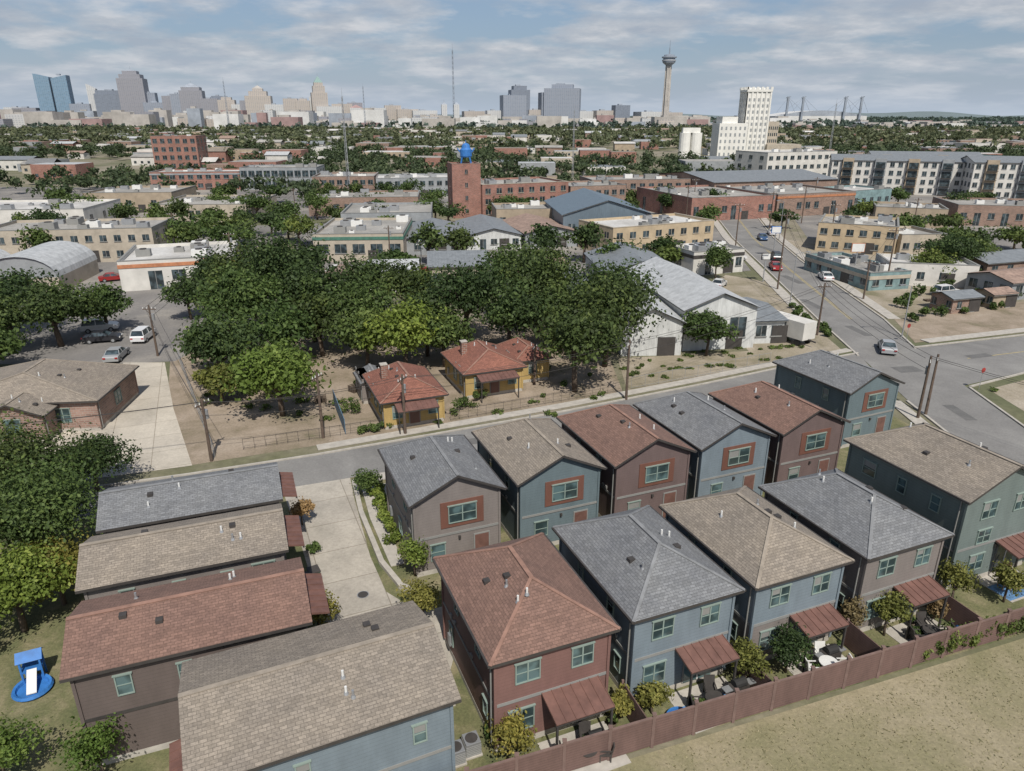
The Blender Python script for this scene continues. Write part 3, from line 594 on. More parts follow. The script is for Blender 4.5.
tw('blue_glass_tower',-1514,44,142,T_BLUE,slant=-10); tw('blue_glass_tower',-1458,46,148,T_BLUE,slant=10)
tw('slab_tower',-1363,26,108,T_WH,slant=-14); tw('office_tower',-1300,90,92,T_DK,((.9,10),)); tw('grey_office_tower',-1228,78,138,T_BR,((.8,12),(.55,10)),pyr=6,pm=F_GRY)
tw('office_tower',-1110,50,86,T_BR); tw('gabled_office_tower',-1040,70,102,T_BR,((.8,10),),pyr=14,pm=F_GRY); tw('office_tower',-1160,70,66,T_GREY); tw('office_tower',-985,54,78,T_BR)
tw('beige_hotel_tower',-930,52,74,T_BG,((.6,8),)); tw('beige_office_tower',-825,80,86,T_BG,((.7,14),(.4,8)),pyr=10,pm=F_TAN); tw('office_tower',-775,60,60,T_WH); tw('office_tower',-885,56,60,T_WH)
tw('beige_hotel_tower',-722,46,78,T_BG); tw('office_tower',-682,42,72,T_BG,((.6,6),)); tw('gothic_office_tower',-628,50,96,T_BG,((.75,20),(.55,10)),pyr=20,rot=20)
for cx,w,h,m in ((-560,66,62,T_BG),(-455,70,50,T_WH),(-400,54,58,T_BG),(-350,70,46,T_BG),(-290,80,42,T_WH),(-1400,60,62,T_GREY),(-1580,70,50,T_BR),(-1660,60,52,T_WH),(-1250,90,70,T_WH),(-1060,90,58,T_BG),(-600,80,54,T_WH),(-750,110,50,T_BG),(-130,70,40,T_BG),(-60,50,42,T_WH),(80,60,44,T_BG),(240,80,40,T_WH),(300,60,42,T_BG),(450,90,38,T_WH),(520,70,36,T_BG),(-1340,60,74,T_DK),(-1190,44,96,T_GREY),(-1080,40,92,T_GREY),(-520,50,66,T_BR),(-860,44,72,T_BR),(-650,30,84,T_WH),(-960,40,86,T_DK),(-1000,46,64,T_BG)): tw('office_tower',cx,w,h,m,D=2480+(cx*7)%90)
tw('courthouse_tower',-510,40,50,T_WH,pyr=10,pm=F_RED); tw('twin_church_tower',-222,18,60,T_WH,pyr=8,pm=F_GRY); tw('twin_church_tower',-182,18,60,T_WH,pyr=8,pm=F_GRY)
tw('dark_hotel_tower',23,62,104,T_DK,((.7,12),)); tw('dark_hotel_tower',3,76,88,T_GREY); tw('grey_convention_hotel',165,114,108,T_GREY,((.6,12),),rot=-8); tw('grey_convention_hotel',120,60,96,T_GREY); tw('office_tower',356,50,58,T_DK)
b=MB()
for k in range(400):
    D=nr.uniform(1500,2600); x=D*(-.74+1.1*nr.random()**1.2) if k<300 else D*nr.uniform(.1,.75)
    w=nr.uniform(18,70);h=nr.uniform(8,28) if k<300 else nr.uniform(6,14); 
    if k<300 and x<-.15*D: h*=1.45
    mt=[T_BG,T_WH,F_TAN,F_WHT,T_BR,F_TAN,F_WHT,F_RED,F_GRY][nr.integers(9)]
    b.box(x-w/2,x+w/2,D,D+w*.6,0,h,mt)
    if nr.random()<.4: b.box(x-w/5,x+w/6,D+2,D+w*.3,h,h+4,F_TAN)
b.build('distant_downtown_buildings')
b=MB()
for k in range(620):
    D=300+nr.random()**.8*1200; x=D*nr.uniform(-.76,.76); w=nr.uniform(9,26)*(1+D/1500*nr.random());h=nr.uniform(3.5,7.5); d=w*nr.uniform(.5,.8)
    if 430<D<540 and 95<x<200: continue
    if D<345 and (-155<x<-10 or 15<x<220): continue
    wl=[STW,STUC,RB2,TANP,GRP,STW,RB][nr.integers(7)]; rf=[ROOFW,MROOF,ROOFG,SH_GR,SH_TA,MROOFD,ROOFG,RUST][nr.integers(8)]
    b.box(x-w/2,x+w/2,D,D+d,0,h,wl)
    if nr.random()<.5 and w<20:
        rh=nr.uniform(1.2,2.5)
        b.face([(x-w/2-.5,D-.5,h),(x+w/2+.5,D-.5,h),(x+w/2+.5,D+d/2,h+rh),(x-w/2-.5,D+d/2,h+rh)],rf); b.face([(x+w/2+.5,D+d+.5,h),(x-w/2-.5,D+d+.5,h),(x-w/2-.5,D+d/2,h+rh),(x+w/2+.5,D+d/2,h+rh)],rf)
    else: b.box(x-w/2+.3,x+w/2-.3,D+.3,D+d-.3,h,h+.05,rf)
    for q in range(int(w/4)): b.box(x-w/2+1.5+q*4,x-w/2+3+q*4,D-.08,D,1.2,2.6,DARKG)
b.build('distant_neighbourhood_buildings')
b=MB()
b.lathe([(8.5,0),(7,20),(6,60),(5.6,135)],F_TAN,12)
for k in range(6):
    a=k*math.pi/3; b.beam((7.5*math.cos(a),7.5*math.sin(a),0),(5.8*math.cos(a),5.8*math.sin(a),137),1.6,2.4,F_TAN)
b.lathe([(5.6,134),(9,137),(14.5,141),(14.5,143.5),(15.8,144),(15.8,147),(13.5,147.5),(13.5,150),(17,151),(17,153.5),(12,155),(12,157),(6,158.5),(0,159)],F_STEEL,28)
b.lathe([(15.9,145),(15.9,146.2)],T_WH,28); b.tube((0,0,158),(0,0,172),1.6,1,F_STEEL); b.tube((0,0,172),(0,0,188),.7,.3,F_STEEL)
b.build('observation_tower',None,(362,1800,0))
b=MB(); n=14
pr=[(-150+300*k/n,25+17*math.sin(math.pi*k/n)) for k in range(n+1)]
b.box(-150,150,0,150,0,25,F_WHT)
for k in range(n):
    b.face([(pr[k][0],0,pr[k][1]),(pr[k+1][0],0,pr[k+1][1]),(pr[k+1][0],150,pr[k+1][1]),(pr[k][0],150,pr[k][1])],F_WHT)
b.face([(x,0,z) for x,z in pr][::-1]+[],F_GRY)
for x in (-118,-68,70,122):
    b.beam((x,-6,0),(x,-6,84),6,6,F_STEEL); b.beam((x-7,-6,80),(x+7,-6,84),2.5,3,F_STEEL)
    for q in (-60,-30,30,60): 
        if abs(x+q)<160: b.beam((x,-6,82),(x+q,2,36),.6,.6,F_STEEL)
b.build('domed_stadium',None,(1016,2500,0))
def mast(x,y,h,w=1.0,mat=METAL,name='radio_mast'):
    b=MB()
    for sx,sy in ((-1,-1),(1,-1),(0,1)): b.beam((sx*w/2,sy*w/2,0),(sx*w/4,sy*w/4,h),w*.12,w*.12,mat)
    n=int(h/(w*2))
    for k in range(n):
        z=k*h/n; z2=(k+1)*h/n; f=lambda z:w/2*(1-.5*z/h)
        b.beam((-f(z),-f(z),z),(f(z2),-f(z2),z2),w*.07,w*.07,mat); b.beam((f(z),-f(z),z),(0,f(z2),z2),w*.07,w*.07,mat); b.beam((0,f(z),z),(-f(z2),-f(z2),z2),w*.07,w*.07,mat)
    b.tube((0,0,h),(0,0,h*1.08),w*.06,w*.03,mat); b.build(name,None,(x,y,0))
mast(-190,2500,222,7,F_STEEL)
mast(-205,289,38,1.2,DKTRIM); mast(-58,262,34,.9,METAL); mast(27,330,30,.8,METAL); mast(250,360,30,1.0,METAL); mast(178,420,34,1,METAL); mast(-560,1500,90,3,F_STEEL); mast(-290,1500,80,3,F_STEEL)
b=MB(); HM=m_plain('hazy_hills',(.14,.18,.185),.9,scale=.003,var=.12); n=90  # hill colour is pale blue-green with aerial haze painted in
for (D,hh,x0,x1) in ((7000,30,-7000,7000),(9500,75,-9500,9500)):
    pts=[]
    for k in range(n+1):
        x=x0+(x1-x0)*k/n; pts.append((x,hh*(.55+.25*math.sin(k*.31+D)+.2*math.sin(k*.83))*(1.1 if x>1500 else .75)))
    for k in range(n):
        b.face([(pts[k][0],D-900,0),(pts[k+1][0],D-900,0),(pts[k+1][0],D,pts[k+1][1]),(pts[k][0],D,pts[k][1])],HM)
        b.face([(pts[k][0],D,pts[k][1]),(pts[k+1][0],D,pts[k+1][1]),(pts[k+1][0],D+1500,0),(pts[k][0],D+1500,0)],HM)
b.build('hills')
# ------------------------------------------------------------------ foliage
def leaf_cloud(c,rx,rz,nl,n,leaf,zflat=-.35):
    lc=nr.normal(size=(nl,3)); lc/=np.linalg.norm(lc,axis=1)[:,None]; lc*=nr.uniform(.2,.76,(nl,1)); lc[:,2]=np.abs(lc[:,2])*1.0-.25
    lr=nr.uniform(.18,.5,nl); lt=nr.uniform(.05,.85,nl)
    li=nr.integers(0,nl,n); d=nr.normal(size=(n,3)); d/=np.linalg.norm(d,axis=1)[:,None]
    rr=np.where(nr.random(n)<.66,nr.uniform(.68,1.1,n),np.where(nr.random(n)<.5,nr.uniform(1.05,1.4,n),nr.uniform(.3,.8,n)))
    p=lc[li]+d*(lr[li]*rr)[:,None]
    p=p*np.array([rx,rx,rz])+np.array(c)
    nn=d*.75+nr.normal(size=(n,3))*.6; nn[:,2]+=.3; nn/=np.linalg.norm(nn,axis=1)[:,None]
    t=np.cross(nn,nr.normal(size=(n,3))); t/=np.linalg.norm(t,axis=1)[:,None]; bt=np.cross(nn,t)
    s=leaf*nr.uniform(.5,1.3,n)[:,None]
    v=np.empty((n,4,3)); v[:,0]=p-t*s*.75; v[:,1]=p-bt*s*.45; v[:,2]=p+t*s*.75; v[:,3]=p+bt*s*.45
    ti=np.clip(lt[li]+nr.normal(0,.18,n),0,1)
    return v.reshape(-1,3),np.repeat(ti,4),lc*np.array([rx,rx,rz])+np.array(c)
def leaf_obj(name,V,T,mat,trunk=None,loc=(0,0,0),parent=None):
    nv=len(V); nq=nv//4; me=bpy.data.meshes.new(name)
    tv=trunk.v if trunk else []; tf=trunk.f if trunk else []
    allv=np.vstack([V,np.array(tv).reshape(-1,3)]) if tv else V
    me.vertices.add(len(allv)); me.vertices.foreach_set('co',allv.astype(np.float32).ravel())
    loops=list(range(nv)); 
    starts=list(range(0,nv,4)); 
    cur=nv
    for f in tf:
        starts.append(cur); loops+= [nv+i for i in f]; cur+=len(f)
    me.loops.add(len(loops)); me.loops.foreach_set('vertex_index',loops)
    me.polygons.add(len(starts)); me.polygons.foreach_set('loop_start',starts)
    me.materials.append(mat)
    if trunk: me.materials.append(BARK); me.polygons.foreach_set('material_index',[0]*nq+[1]*len(tf))
    me.update(calc_edges=True)
    a=me.attributes.new('tint','FLOAT','POINT'); tt=np.zeros(len(allv),np.float32); tt[:nv]=T; a.data.foreach_set('value',tt)
    o=bpy.data.objects.new(name,me); col.objects.link(o); o.location=loc
    if parent:o.parent=parent
    return o
def tree(name,x,y,r,h,mat,n=2600,leaf=.36,nl=14,trunk=True):
    rz=h*.40 if h>r*1.2 else h*.5; cz=h-rz*.95
    V,T,lc=leaf_cloud((0,0,cz),r*1.08,rz*1.1,nl,n,leaf)
    b=MB(); tr=max(.06,r*.05)
    b.tube((0,0,-.1),(.05*r,0,cz*.55),tr*1.3,tr,BARK,8)
    for k in range(min(8,len(lc))):
        q=lc[k]; m=(q[0]*.5,q[1]*.5,cz*.55+(q[2]-cz*.55)*.6)
        b.tube((.05*r,0,cz*.5),m,tr*.75,tr*.4,BARK,6,False); b.tube(m,tuple(q),tr*.4,tr*.12,BARK,5,False)
    o=leaf_obj(name,V,T,mat,b,(x,y,0)); o.rotation_euler[2]=rnd.uniform(0,6.28); return o
big=[(-31.6,95.5,6.6,15,LF_DK),(-33.4,86.5,5.8,12,LF_MD),(-31.5,73,4.8,9,LF_DK),(-22.8,65.2,4.5,8.3,LF_BR),(-12.3,77.1,4.6,9.2,LF_BR),(-19.4,86.5,5.2,9.5,LF_MD),
(-6.1,88.6,6.4,12.5,LF_DK),(3.8,93.1,7.0,13.2,LF_DK),(6.8,71.8,5.0,11,LF_DK),(11,80,5.2,12.5,LF_DK),(24.1,84.0,3.1,6.2,LF_MD),(-26,90,5.6,12,LF_DK),(-38,102,5.6,11.5,LF_DK),
(-14,97,5.5,10,LF_DK),(-.5,83.5,4.5,10,LF_DK),(-27,79,4.4,8.5,LF_MD),(-8,80,3.6,8,LF_MD),(-17,79,4.0,8,LF_MD),(-23.5,84,4.5,9,LF_DK),(-36.5,92,5.2,10,LF_DK),(-58.3,88,6,9,LF_DK),(-63,83,5.5,8.5,LF_DK),(-68,93,6.5,9.5,LF_DK),(-56,95,4,7,LF_MD),
(-30,68.5,2.6,4.5,LF_YL),(-25,72,3,6,LF_MD),(81,132,6.5,8.5,LF_DK),(88,137,5,7,LF_MD),(75,126,4,6,LF_MD),(12.5,90,5.5,12,LF_DK),(-46,109,4.5,9,LF_DK),(37,128,2.4,7,LF_MD),(-22,104,5,10,LF_DK),(1,101,6,12,LF_MD),(-47,101,3.4,7,LF_DK),(5.5,86,4.5,10,LF_DK),(-60,78,3.5,6,LF_MD),(-34,78,3.2,7,LF_BR),(-10.5,84,4,9,LF_DK)]
for x,y,r,h,m in big: tree('live_oak_tree',x,y,r,h,m,n=int(2600+r*r*110),leaf=.33,nl=32)
for x,y,r,h,m in ((-30.2,38.4,4.6,8.4,LF_MD),(-35.5,45,5.2,9.2,LF_DK),(-31.8,42.5,4.0,7.2,LF_MD),(-28.3,33.6,3.2,5.4,LF_BR),(-31.5,30.5,3.2,5.4,LF_YL),(-33,50,2.8,5,LF_DK),(-27.4,36.0,2.4,4.6,LF_YL)): tree('leafy_tree',x,y,r,h,m,n=9500,leaf=.17,nl=30)
for x,y,r,h,m in ((-18.4,23.8,1.5,3.4,LF_BR),(-22.4,23.2,1.8,3.6,LF_BR),(12.2,29.4,1.15,3.1,LF_YL),(14.7,30.3,1.3,3.3,LF_DK),(7.0,27.5,.9,1.9,LF_YL),(5.2,27.1,.9,1.9,LF_YL),(19.3,32.9,.75,2.9,LF_AU),(21.4,33.2,1.15,3.2,LF_YL),(26.8,35.9,1.1,3.5,LF_YL),(30.2,36.2,1.2,3.0,LF_YL),(-.1,25.0,1.2,2.6,LF_YL),(-6.3,38.9,1.35,3.4,LF_BR),(-5.3,34.6,1.3,2.8,LF_YL),(-11.2,33.6,1.5,2.9,LF_YL),(-15.3,45.0,1.0,2.4,LF_AU),(-11.2,49.3,1.2,2.4,LF_MD),(25.0,34.6,.7,1.8,LF_AU)):
    tree('ornamental_tree',x,y,r,h,m,n=2500,leaf=.12,nl=18)
mids=[]
for x,y in ((-75,176),(-67,180),(-60,177),(-84,168),(-80,163),(-58,232),(-50,236),(-44,232),(-66,238),(-34,191),(-5,205),(0,208),(5,205),(12,204),(20,206),(-40,240),(60,214),(-18,196),(105,150),(112,158),(120,150),(98,158),(127,165),(90,165),(135,180),(-120,175),(-112,172),(-135,180),(-100,186),(-92,182),(-150,215),(-125,212),(-25,246),(40,240),(130,215),(145,225),(-10,238),(70,190),(-52,170),(-30,172),(140,150),(118,135),(-95,110),(-101,104),(-88,100),(-80,95),(-92,140),(-110,150),(35,205),(46,215),(-70,205),(-61,160),(-72,160),(-56,186),(-48,162),(-76,190),(-85,182),(-48,198),(-90,235),(-100,245),(-80,250),(28,178),(-46,140),(-16,142),(100,205),(110,180),(150,200),(84,176),(-104,160),(-94,158),(8,146),(16,142),(-12,146),
 (-64,196),(-54,206),(-78,215),(-88,222),(-36,206),(-22,205),(-112,238),(-130,245),(-140,230),(-62,252),(-35,255),(-8,248),(8,250),(28,238),(48,232),(70,228),(125,240),(112,262),(104,248),(-156,200),(-168,210),(-66,168),(-58,150),(-69,150),(30,142),(50,190),(92,146),(104,142),(96,152),(130,142),(150,165),(160,180),(-44,224),(-90,196),(-120,196),(20,128),(28,134),(4,128),(-20,128),(-36,128)):
    mids.append((x+nr.uniform(-2,2),y+nr.uniform(-2,2),nr.uniform(3.0,5.6),nr.uniform(5.5,9)))
for x,y,r,h in mids: tree('street_tree',x,y,r,h,LF_DK if nr.random()<.6 else LF_MD,n=1200,leaf=.52,nl=12)
def mass(name,cnt,D0,D1,mat,q,leaf,rr,clear=()):
    Vs=[];Ts=[];k=0
    while k<cnt:
        D=math.sqrt(nr.uniform(D0*D0,D1*D1)); x=D*nr.uniform(-.80,.80)
        if math.sin(x*.017+D*.006)+math.sin(D*.021-x*.009)+nr.normal(0,.6)<-.5: k+=.05; continue
        if any(a<x<b_ and c_<D<d_ for a,b_,c_,d_ in clear): continue
        r=nr.uniform(*rr)*(1+D/5000); h=r*nr.uniform(1.1,1.7)
        V,T,_=leaf_cloud((x,D,h*.55),r,h*.5,6,q,leaf*(1+D/2500)); Vs.append(V);Ts.append(T); k+=1
    leaf_obj(name,np.vstack(Vs),np.concatenate(Ts),mat)
clr=[(-150,-70,285,325),(-80,-15,258,300),(20,75,240,280),(110,215,240,350),(-200,-165,385,430),(95,180,455,520),(60,120,235,300)]
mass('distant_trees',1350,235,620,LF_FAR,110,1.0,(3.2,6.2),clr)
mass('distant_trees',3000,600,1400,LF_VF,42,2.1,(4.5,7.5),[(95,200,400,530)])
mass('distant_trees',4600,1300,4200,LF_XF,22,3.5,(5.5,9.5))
# ------------------------------------------------------------------ fence
FEN=m_lines('fence_wood',(.135,.082,.07),.15,'Y',.8,0,.55,.25,.2)
POST=m_plain('fence_post',(.16,.105,.09),.8)
b=MB(); fx0,fy0=-6.2,21.0; ang=math.radians(19.2); L=52; n=int(L/2.2)
def fp(s,k=0): return (fx0+math.cos(ang)*s-math.sin(ang)*k, fy0+math.sin(ang)*s+math.cos(ang)*k)
for i in range(n):
    s0=i*L/n; s1=(i+1)*L/n; p=fp(s0+.06);q=fp(s1-.06); dz=rnd.uniform(-.04,.04)
    b.beam((*p,.93+dz),(*q,.93+dz),.05,1.7,FEN); b.beam((*p,1.82+dz),(*q,1.82+dz),.11,.05,POST)
    b.beam((*fp(s0),0),(*fp(s0),2.0),.14,.14,POST); b.box(fp(s0)[0]-.1,fp(s0)[0]+.1,fp(s0)[1]-.1,fp(s0)[1]+.1,2.0,2.06,POST)
b.build('wooden_fence')
for s in (13.3,20.3,27.3,34.5):
    b=MB(); p=fp(s,.1);q=fp(s,2.6); b.beam((*p,.9),(*q,.9),.05,1.6,FEN); b.beam((*q,0),(*q,1.8),.12,.12,POST); b.build('patio_fence')
def picket(name,p,q,h=1.3,st=.6,mat=DKTRIM,t=.035):
    b=MB(); p=Vector(p);q=Vector(q);L=(q-p).length;n=int(L/st)
    for i in range(n+1):
        r=p+(q-p)*i/n; b.beam((r.x,r.y,0),(r.x,r.y,h),t,t,mat)
    for z in (h*.15,h*.95): b.beam((p.x,p.y,z),(q.x,q.y,z),t,t,mat)
    b.build(name)
picket('metal_fence',(-26,56),(-41,83),1.3,1.2,METAL); picket('metal_fence',(-24,57.5),(-8,63.5),1.1,.9,DKTRIM,.025); picket('metal_fence',(-6,64),(12,72),1.1,.9,DKTRIM,.025); picket('metal_fence',(-42,50.5),(-34,52.5),1.5,.35); picket('metal_fence',(13,72.5),(31,81),1.5,1.8,METAL,.03)
b=MB(); b.beam((-15.6,60.8,.8),(-18.5,68.5,.8),.06,1.5,m_lines('blue_fence_board',(.10,.17,.24),.15,'X')); b.build('board_fence')
# ------------------------------------------------------------------ utility poles & wires
def upole(x,y,h,arm=1.2,ang=0,lean=0,tr=True):
    b=MB(); top=Vector((lean,0,h)); b.tube((0,0,-.2),top,.15,.1,POLEW,10)
    b.beam((lean-arm,0,h-.5),(lean+arm,0,h-.5),.1,.12,POLEW)
    for k in (-1,-.4,.4,1): b.tube((lean+k*arm*.95,0,h-.44),(lean+k*arm*.95,0,h-.24),.05,.03,WHITE,6)
    if tr: b.tube((lean+.28,.05,h-1.9),(lean+.28,.05,h-1.1),.2,.2,METAL,12)
    b.beam((lean-.5,0,h-.5),(lean,0,h-1.1),.05,.05,POLEW)
    b.build('utility_pole',None,(x,y,0),ang); return Vector((x,y,h-.3))
P=[upole(-26,55.3,5.8,.8,70),upole(-10,60.8,6.0,.8,70),upole(12,69.5,6.6,.9,70),upole(40,64.5,6.6,.8,60,-.4),upole(41.2,65.3,6.2,.8,60,.8,False),upole(45.5,120,13,1.3,0),upole(64,120,10.5,1.2,0),upole(57,113,6.5,.9,0,.0,False),upole(41.5,93,7.2,.9,0),upole(-17.5,60,6.5,.7,70,0,False),upole(2.5,74,4.8,.6,70,0,False),upole(50,160,10,1,0),upole(66,185,10,1,0),upole(71,160,10,1,0),upole(-44,84,6.5,.8,0),upole(-52,132,8,1,0),upole(-61,205,9,1,0),upole(-24,140,8,1,0),upole(48,200,10,1,0),upole(56,225,10,1,0),upole(80,200,10,1,0),upole(95,230,10,1,0),upole(100,180,9,1,0),upole(-75,160,8,1,0)]
b=MB()
def wire(a,c,sag=.5,off=(0,0,0),r=.03):
    prev=None
    for k in range(9):
        t=k/8; p=a.lerp(c,t)+Vector(off); p.z-=sag*4*t*(1-t)
        if prev is not None: b.beam(prev,p,r,r,DKTRIM)
        prev=p
for i,j in ((0,1),(1,2),(2,8),(3,8),(8,5),(5,11),(6,12),(11,18),(7,6),(0,14),(14,15),(15,16)):
    for o in ((-.5,0,0),(.5,0,0),(0,0,-1.2)): wire(P[i],P[j],.6,o)
wire(P[0],Vector((-62,45,6)),.6); wire(P[0],Vector((-62,45,6)),.6,(.5,.3,0)); wire(P[3],Vector((60,30,8)),.6); wire(P[3],Vector((60,30,8)),.6,(.4,.4,0))
b.build('power_lines')
def lamp(x,y,h=7,ang=0):
    b=MB(); b.tube((0,0,0),(0,0,h),.09,.06,METAL,8); b.beam((0,0,h),(1.6,0,h+.3),.06,.06,METAL); b.box(1.4,2.1,-.13,.13,h+.22,h+.34,METAL); b.build('street_lamp',None,(x,y,0),ang)
lamp(52.5,92,7,200); lamp(64,172,9,200); lamp(44,110,8,0)
def sign(x,y,h,w,hh,c,name='shop_sign'):
    b=MB(); b.beam((0,0,0),(0,0,h),.15,.15,METAL); b.box(-w/2,w/2,-.12,.12,h,h+hh,c); b.box(-w/2+.1,w/2-.1,-.15,-.12,h+.1,h+hh-.1,WHITE); b.build(name,None,(x,y,0),0)
sign(-52,121,4,2,1.2,ORG); sign(62,128,5,2.4,1.6,ORG); sign(55,150,5,2,1.4,BLUEP); sign(-18,141,4,2,1.2,GRN); sign(45,126,4,1.6,1.2,DKTRIM)
for x,y in ((51.8,89.6),(50.8,72.3)):
    b=MB(); b.tube((0,0,0),(0,0,2.1),.03,.03,METAL,6); b.tube((0,-.03,2.3),(0,.0,2.3),.3,.3,m_plain('stop_red',(.3,.035,.03),.5),8); b.build('stop_sign',None,(x,y,0),20)
# ------------------------------------------------------------------ cars
def car(name,x,y,rot,c,kind='sedan'):
    e=empty(name,(x,y,0),rot); paint=m_plain('car_paint_%s'%('_'.join('%02d'%int(v*99) for v in c)),c,.3,.2,var=.03)
    if kind=='sedan': prof=[(-2.25,.35),(-2.25,.8),(-2.1,.95),(-1.5,1.0),(1.0,1.0),(1.9,.88),(2.2,.7),(2.25,.35)]; cab=[(-1.5,1.0),(-1.0,1.42),(.25,1.45),(1.0,1.0)]
    else: prof=[(-2.3,.4),(-2.3,.95),(-2.2,1.1),(1.1,1.1),(2.0,.98),(2.25,.8),(2.3,.4)]; cab=[(-2.15,1.1),(-1.9,1.72),(.35,1.75),(1.1,1.1)]
    b=MB()
    def ext(pr,w0,w1,z0,z1,mat,side=None):
        hw=lambda z:w0+(w1-w0)*((z-z0)/(z1-z0) if z1>z0 else 0)
        l=[(px,-hw(pz),pz) for px,pz in pr]; r=[(px,hw(pz),pz) for px,pz in pr]
        b.face(l,side or mat); b.face(r[::-1],side or mat)
        for i in range(len(pr)):
            j=(i+1)%len(pr); 
            b.face([l[i],l[j],r[j],r[i]][::-1],mat)
    ext(prof,.86,.88,.35,1.0,paint); b.build('body',e,bevel=.04)
    b=MB(); ext(cab,.84,.66,cab[0][1],cab[1][1],DARKG,DARKG); b.build('windows',e)
    b=MB(); zt=cab[1][1]+.015; b.box(cab[1][0]-.05,cab[2][0]+.05,-.66,.66,zt,zt+.05,paint)
    for sx in (-1,1):
        b.beam((cab[1][0],sx*.67,zt),(cab[0][0],sx*.85,cab[0][1]),.07,.06,paint); b.beam((cab[2][0],sx*.67,zt),(cab[3][0],sx*.85,cab[3][1]),.07,.06,paint); b.beam((-.35,sx*.68,zt),(-.35,sx*.86,cab[0][1]),.08,.05,paint)
        b.box(.75,.95,sx*.95-.08,sx*.95+.08,1.0,1.12,paint)
    b.build('roof',e,bevel=.02)
    b=MB()
    for px in (-1.4,1.4):
        for sy in (-1,1): b.tube((px,sy*.68,.33),(px,sy*.92,.33),.33,.33,BLACK,16); b.tube((px,sy*.9,.33),(px,sy*.93,.33),.19,.19,METAL,12)
    b.build('wheels',e)
    b=MB(); 
    for sy in (-1,1): b.box(2.2,2.29,sy*.65-.18,sy*.65+.18,.62,.76,WHITE); b.box(-2.33,-2.24,sy*.68-.15,sy*.68+.15,.7,.86,m_plain('tail_light',(.35,.02,.02),.4))
    b.build('lights',e)
wc=(.7,.7,.7);sv=(.35,.36,.37);bk=(.03,.03,.035);rd=(.3,.03,.03);bl=(.05,.1,.2)
for x,y,r,c,k in ((-49,91,95,wc,'suv'),(-48.5,83,100,sv,'sedan'),(-57,95,20,wc,'suv'),(-54,90,15,bk,'sedan'),(47.5,86,70,sv,'sedan'),(51,137,-98,rd,'sedan'),(54.5,147,82,bk,'suv'),(57,128,82,wc,'sedan'),(65,180,80,wc,'sedan'),(60,172,-98,bl,'sedan'),(-89,137,90,bl,'sedan'),(-86,138,90,bk,'suv'),(-83,138,90,rd,'sedan'),(-28,134,0,sv,'sedan'),(-33,134,5,wc,'sedan'),(-23,136,0,bk,'sedan'),(62,141,-60,rd,'sedan'),(72,116,20,wc,'suv'),(36,122,60,wc,'sedan'),(-70,132,30,wc,'sedan'),(-72,127,30,rd,'sedan'),(-44,131,90,bk,'sedan'),(-41,131,90,wc,'sedan'),(95,170,0,sv,'suv'),(100,171,0,wc,'sedan'),(105,172,0,bk,'sedan'),(110,173,0,rd,'sedan'),(46,146,30,wc,'suv'),(-18,134,0,rd,'suv'),(120,200,20,wc,'sedan'),(125,202,20,sv,'sedan'),(131,204,20,bk,'suv'),(137,206,20,wc,'sedan'),(144,209,20,rd,'sedan'),(84,195,80,wc,'suv'),(88,186,80,sv,'sedan'),(-12,140,0,wc,'sedan'),(-60,140,90,sv,'suv'),(-64,141,90,wc,'sedan'),(-68,110,10,sv,'sedan'),(-64,104,10,wc,'suv'),(-10,173,60,wc,'sedan'),(44,172,0,wc,'sedan')): car('parked_car',x,y,r,c,k)
b=MB(); b.box(-3.5,3.5,-1.2,1.2,.9,3.2,STW)
for x in (-2.5,-1.6,2.6):
    for y in (-1,1): b.tube((x,y*.9,.45),(x,y*1.15,.45),.45,.45,BLACK,14)
b.beam((3.5,0,.9),(4.6,0,.8),.2,.15,DKTRIM); b.build('box_trailer',None,(36.5,91,0),-60)
# ------------------------------------------------------------------ patio stuff
CUR=math.radians(22)
def ac(x,y):
    b=MB(); b.box(-.42,.42,-.42,.42,0,.1,KERB); b.box(-.36,.36,-.36,.36,.1,.85,METAL); b.tube((0,0,.85),(0,0,.88),.3,.3,DKTRIM,16)
    for k in range(6): b.box(-.38,.38,-.38,.38,.18+k*.1,.2+k*.1,TRIM)
    b.build('air_conditioner',None,(x,y,0),22,bevel=.01)
for x,y in ((-3.4,28.2),(-1.9,25.2),(3.0,31.2),(9.8,33.9),(16.5,36.4),(-2.6,24.7)): ac(x,y)
def chair(x,y,r,mat):
    b=MB(); b.box(-.28,.28,-.28,.28,.38,.46,mat); b.hexa([(-.28,.22,.46),(.28,.22,.46),(.28,.28,.46),(-.28,.28,.46),(-.28,.34,1.0),(.28,.34,1.0),(.28,.4,1.0),(-.28,.4,1.0)],mat)
    for sx in (-.25,.25):
        for sy in (-.25,.25): b.beam((sx,sy,0),(sx,sy,.38),.05,.05,mat)
        b.beam((sx,-.28,.66),(sx,.3,.66),.06,.04,mat)
    b.build('patio_chair',None,(x,y,.06),r)
def table(x,y,mat,r=.5):
    b=MB(); b.tube((0,0,.7),(0,0,.75),r,r,mat,20); b.tube((0,0,0),(0,0,.7),.05,.05,mat,8); b.tube((0,0,0),(0,0,.04),.25,.25,mat,12); b.build('patio_table',None,(x,y,.06))
def pad(x,y,w,d,mat=KERB,name='patio_slab',h=.05):
    b=MB(); b.box(-w/2,w/2,-d/2,d/2,0,h,mat); b.build(name,None,(x,y,0),22)
BMAT=m_plain('blue_mat',(.09,.19,.34),.8,var=.6,scale=4)
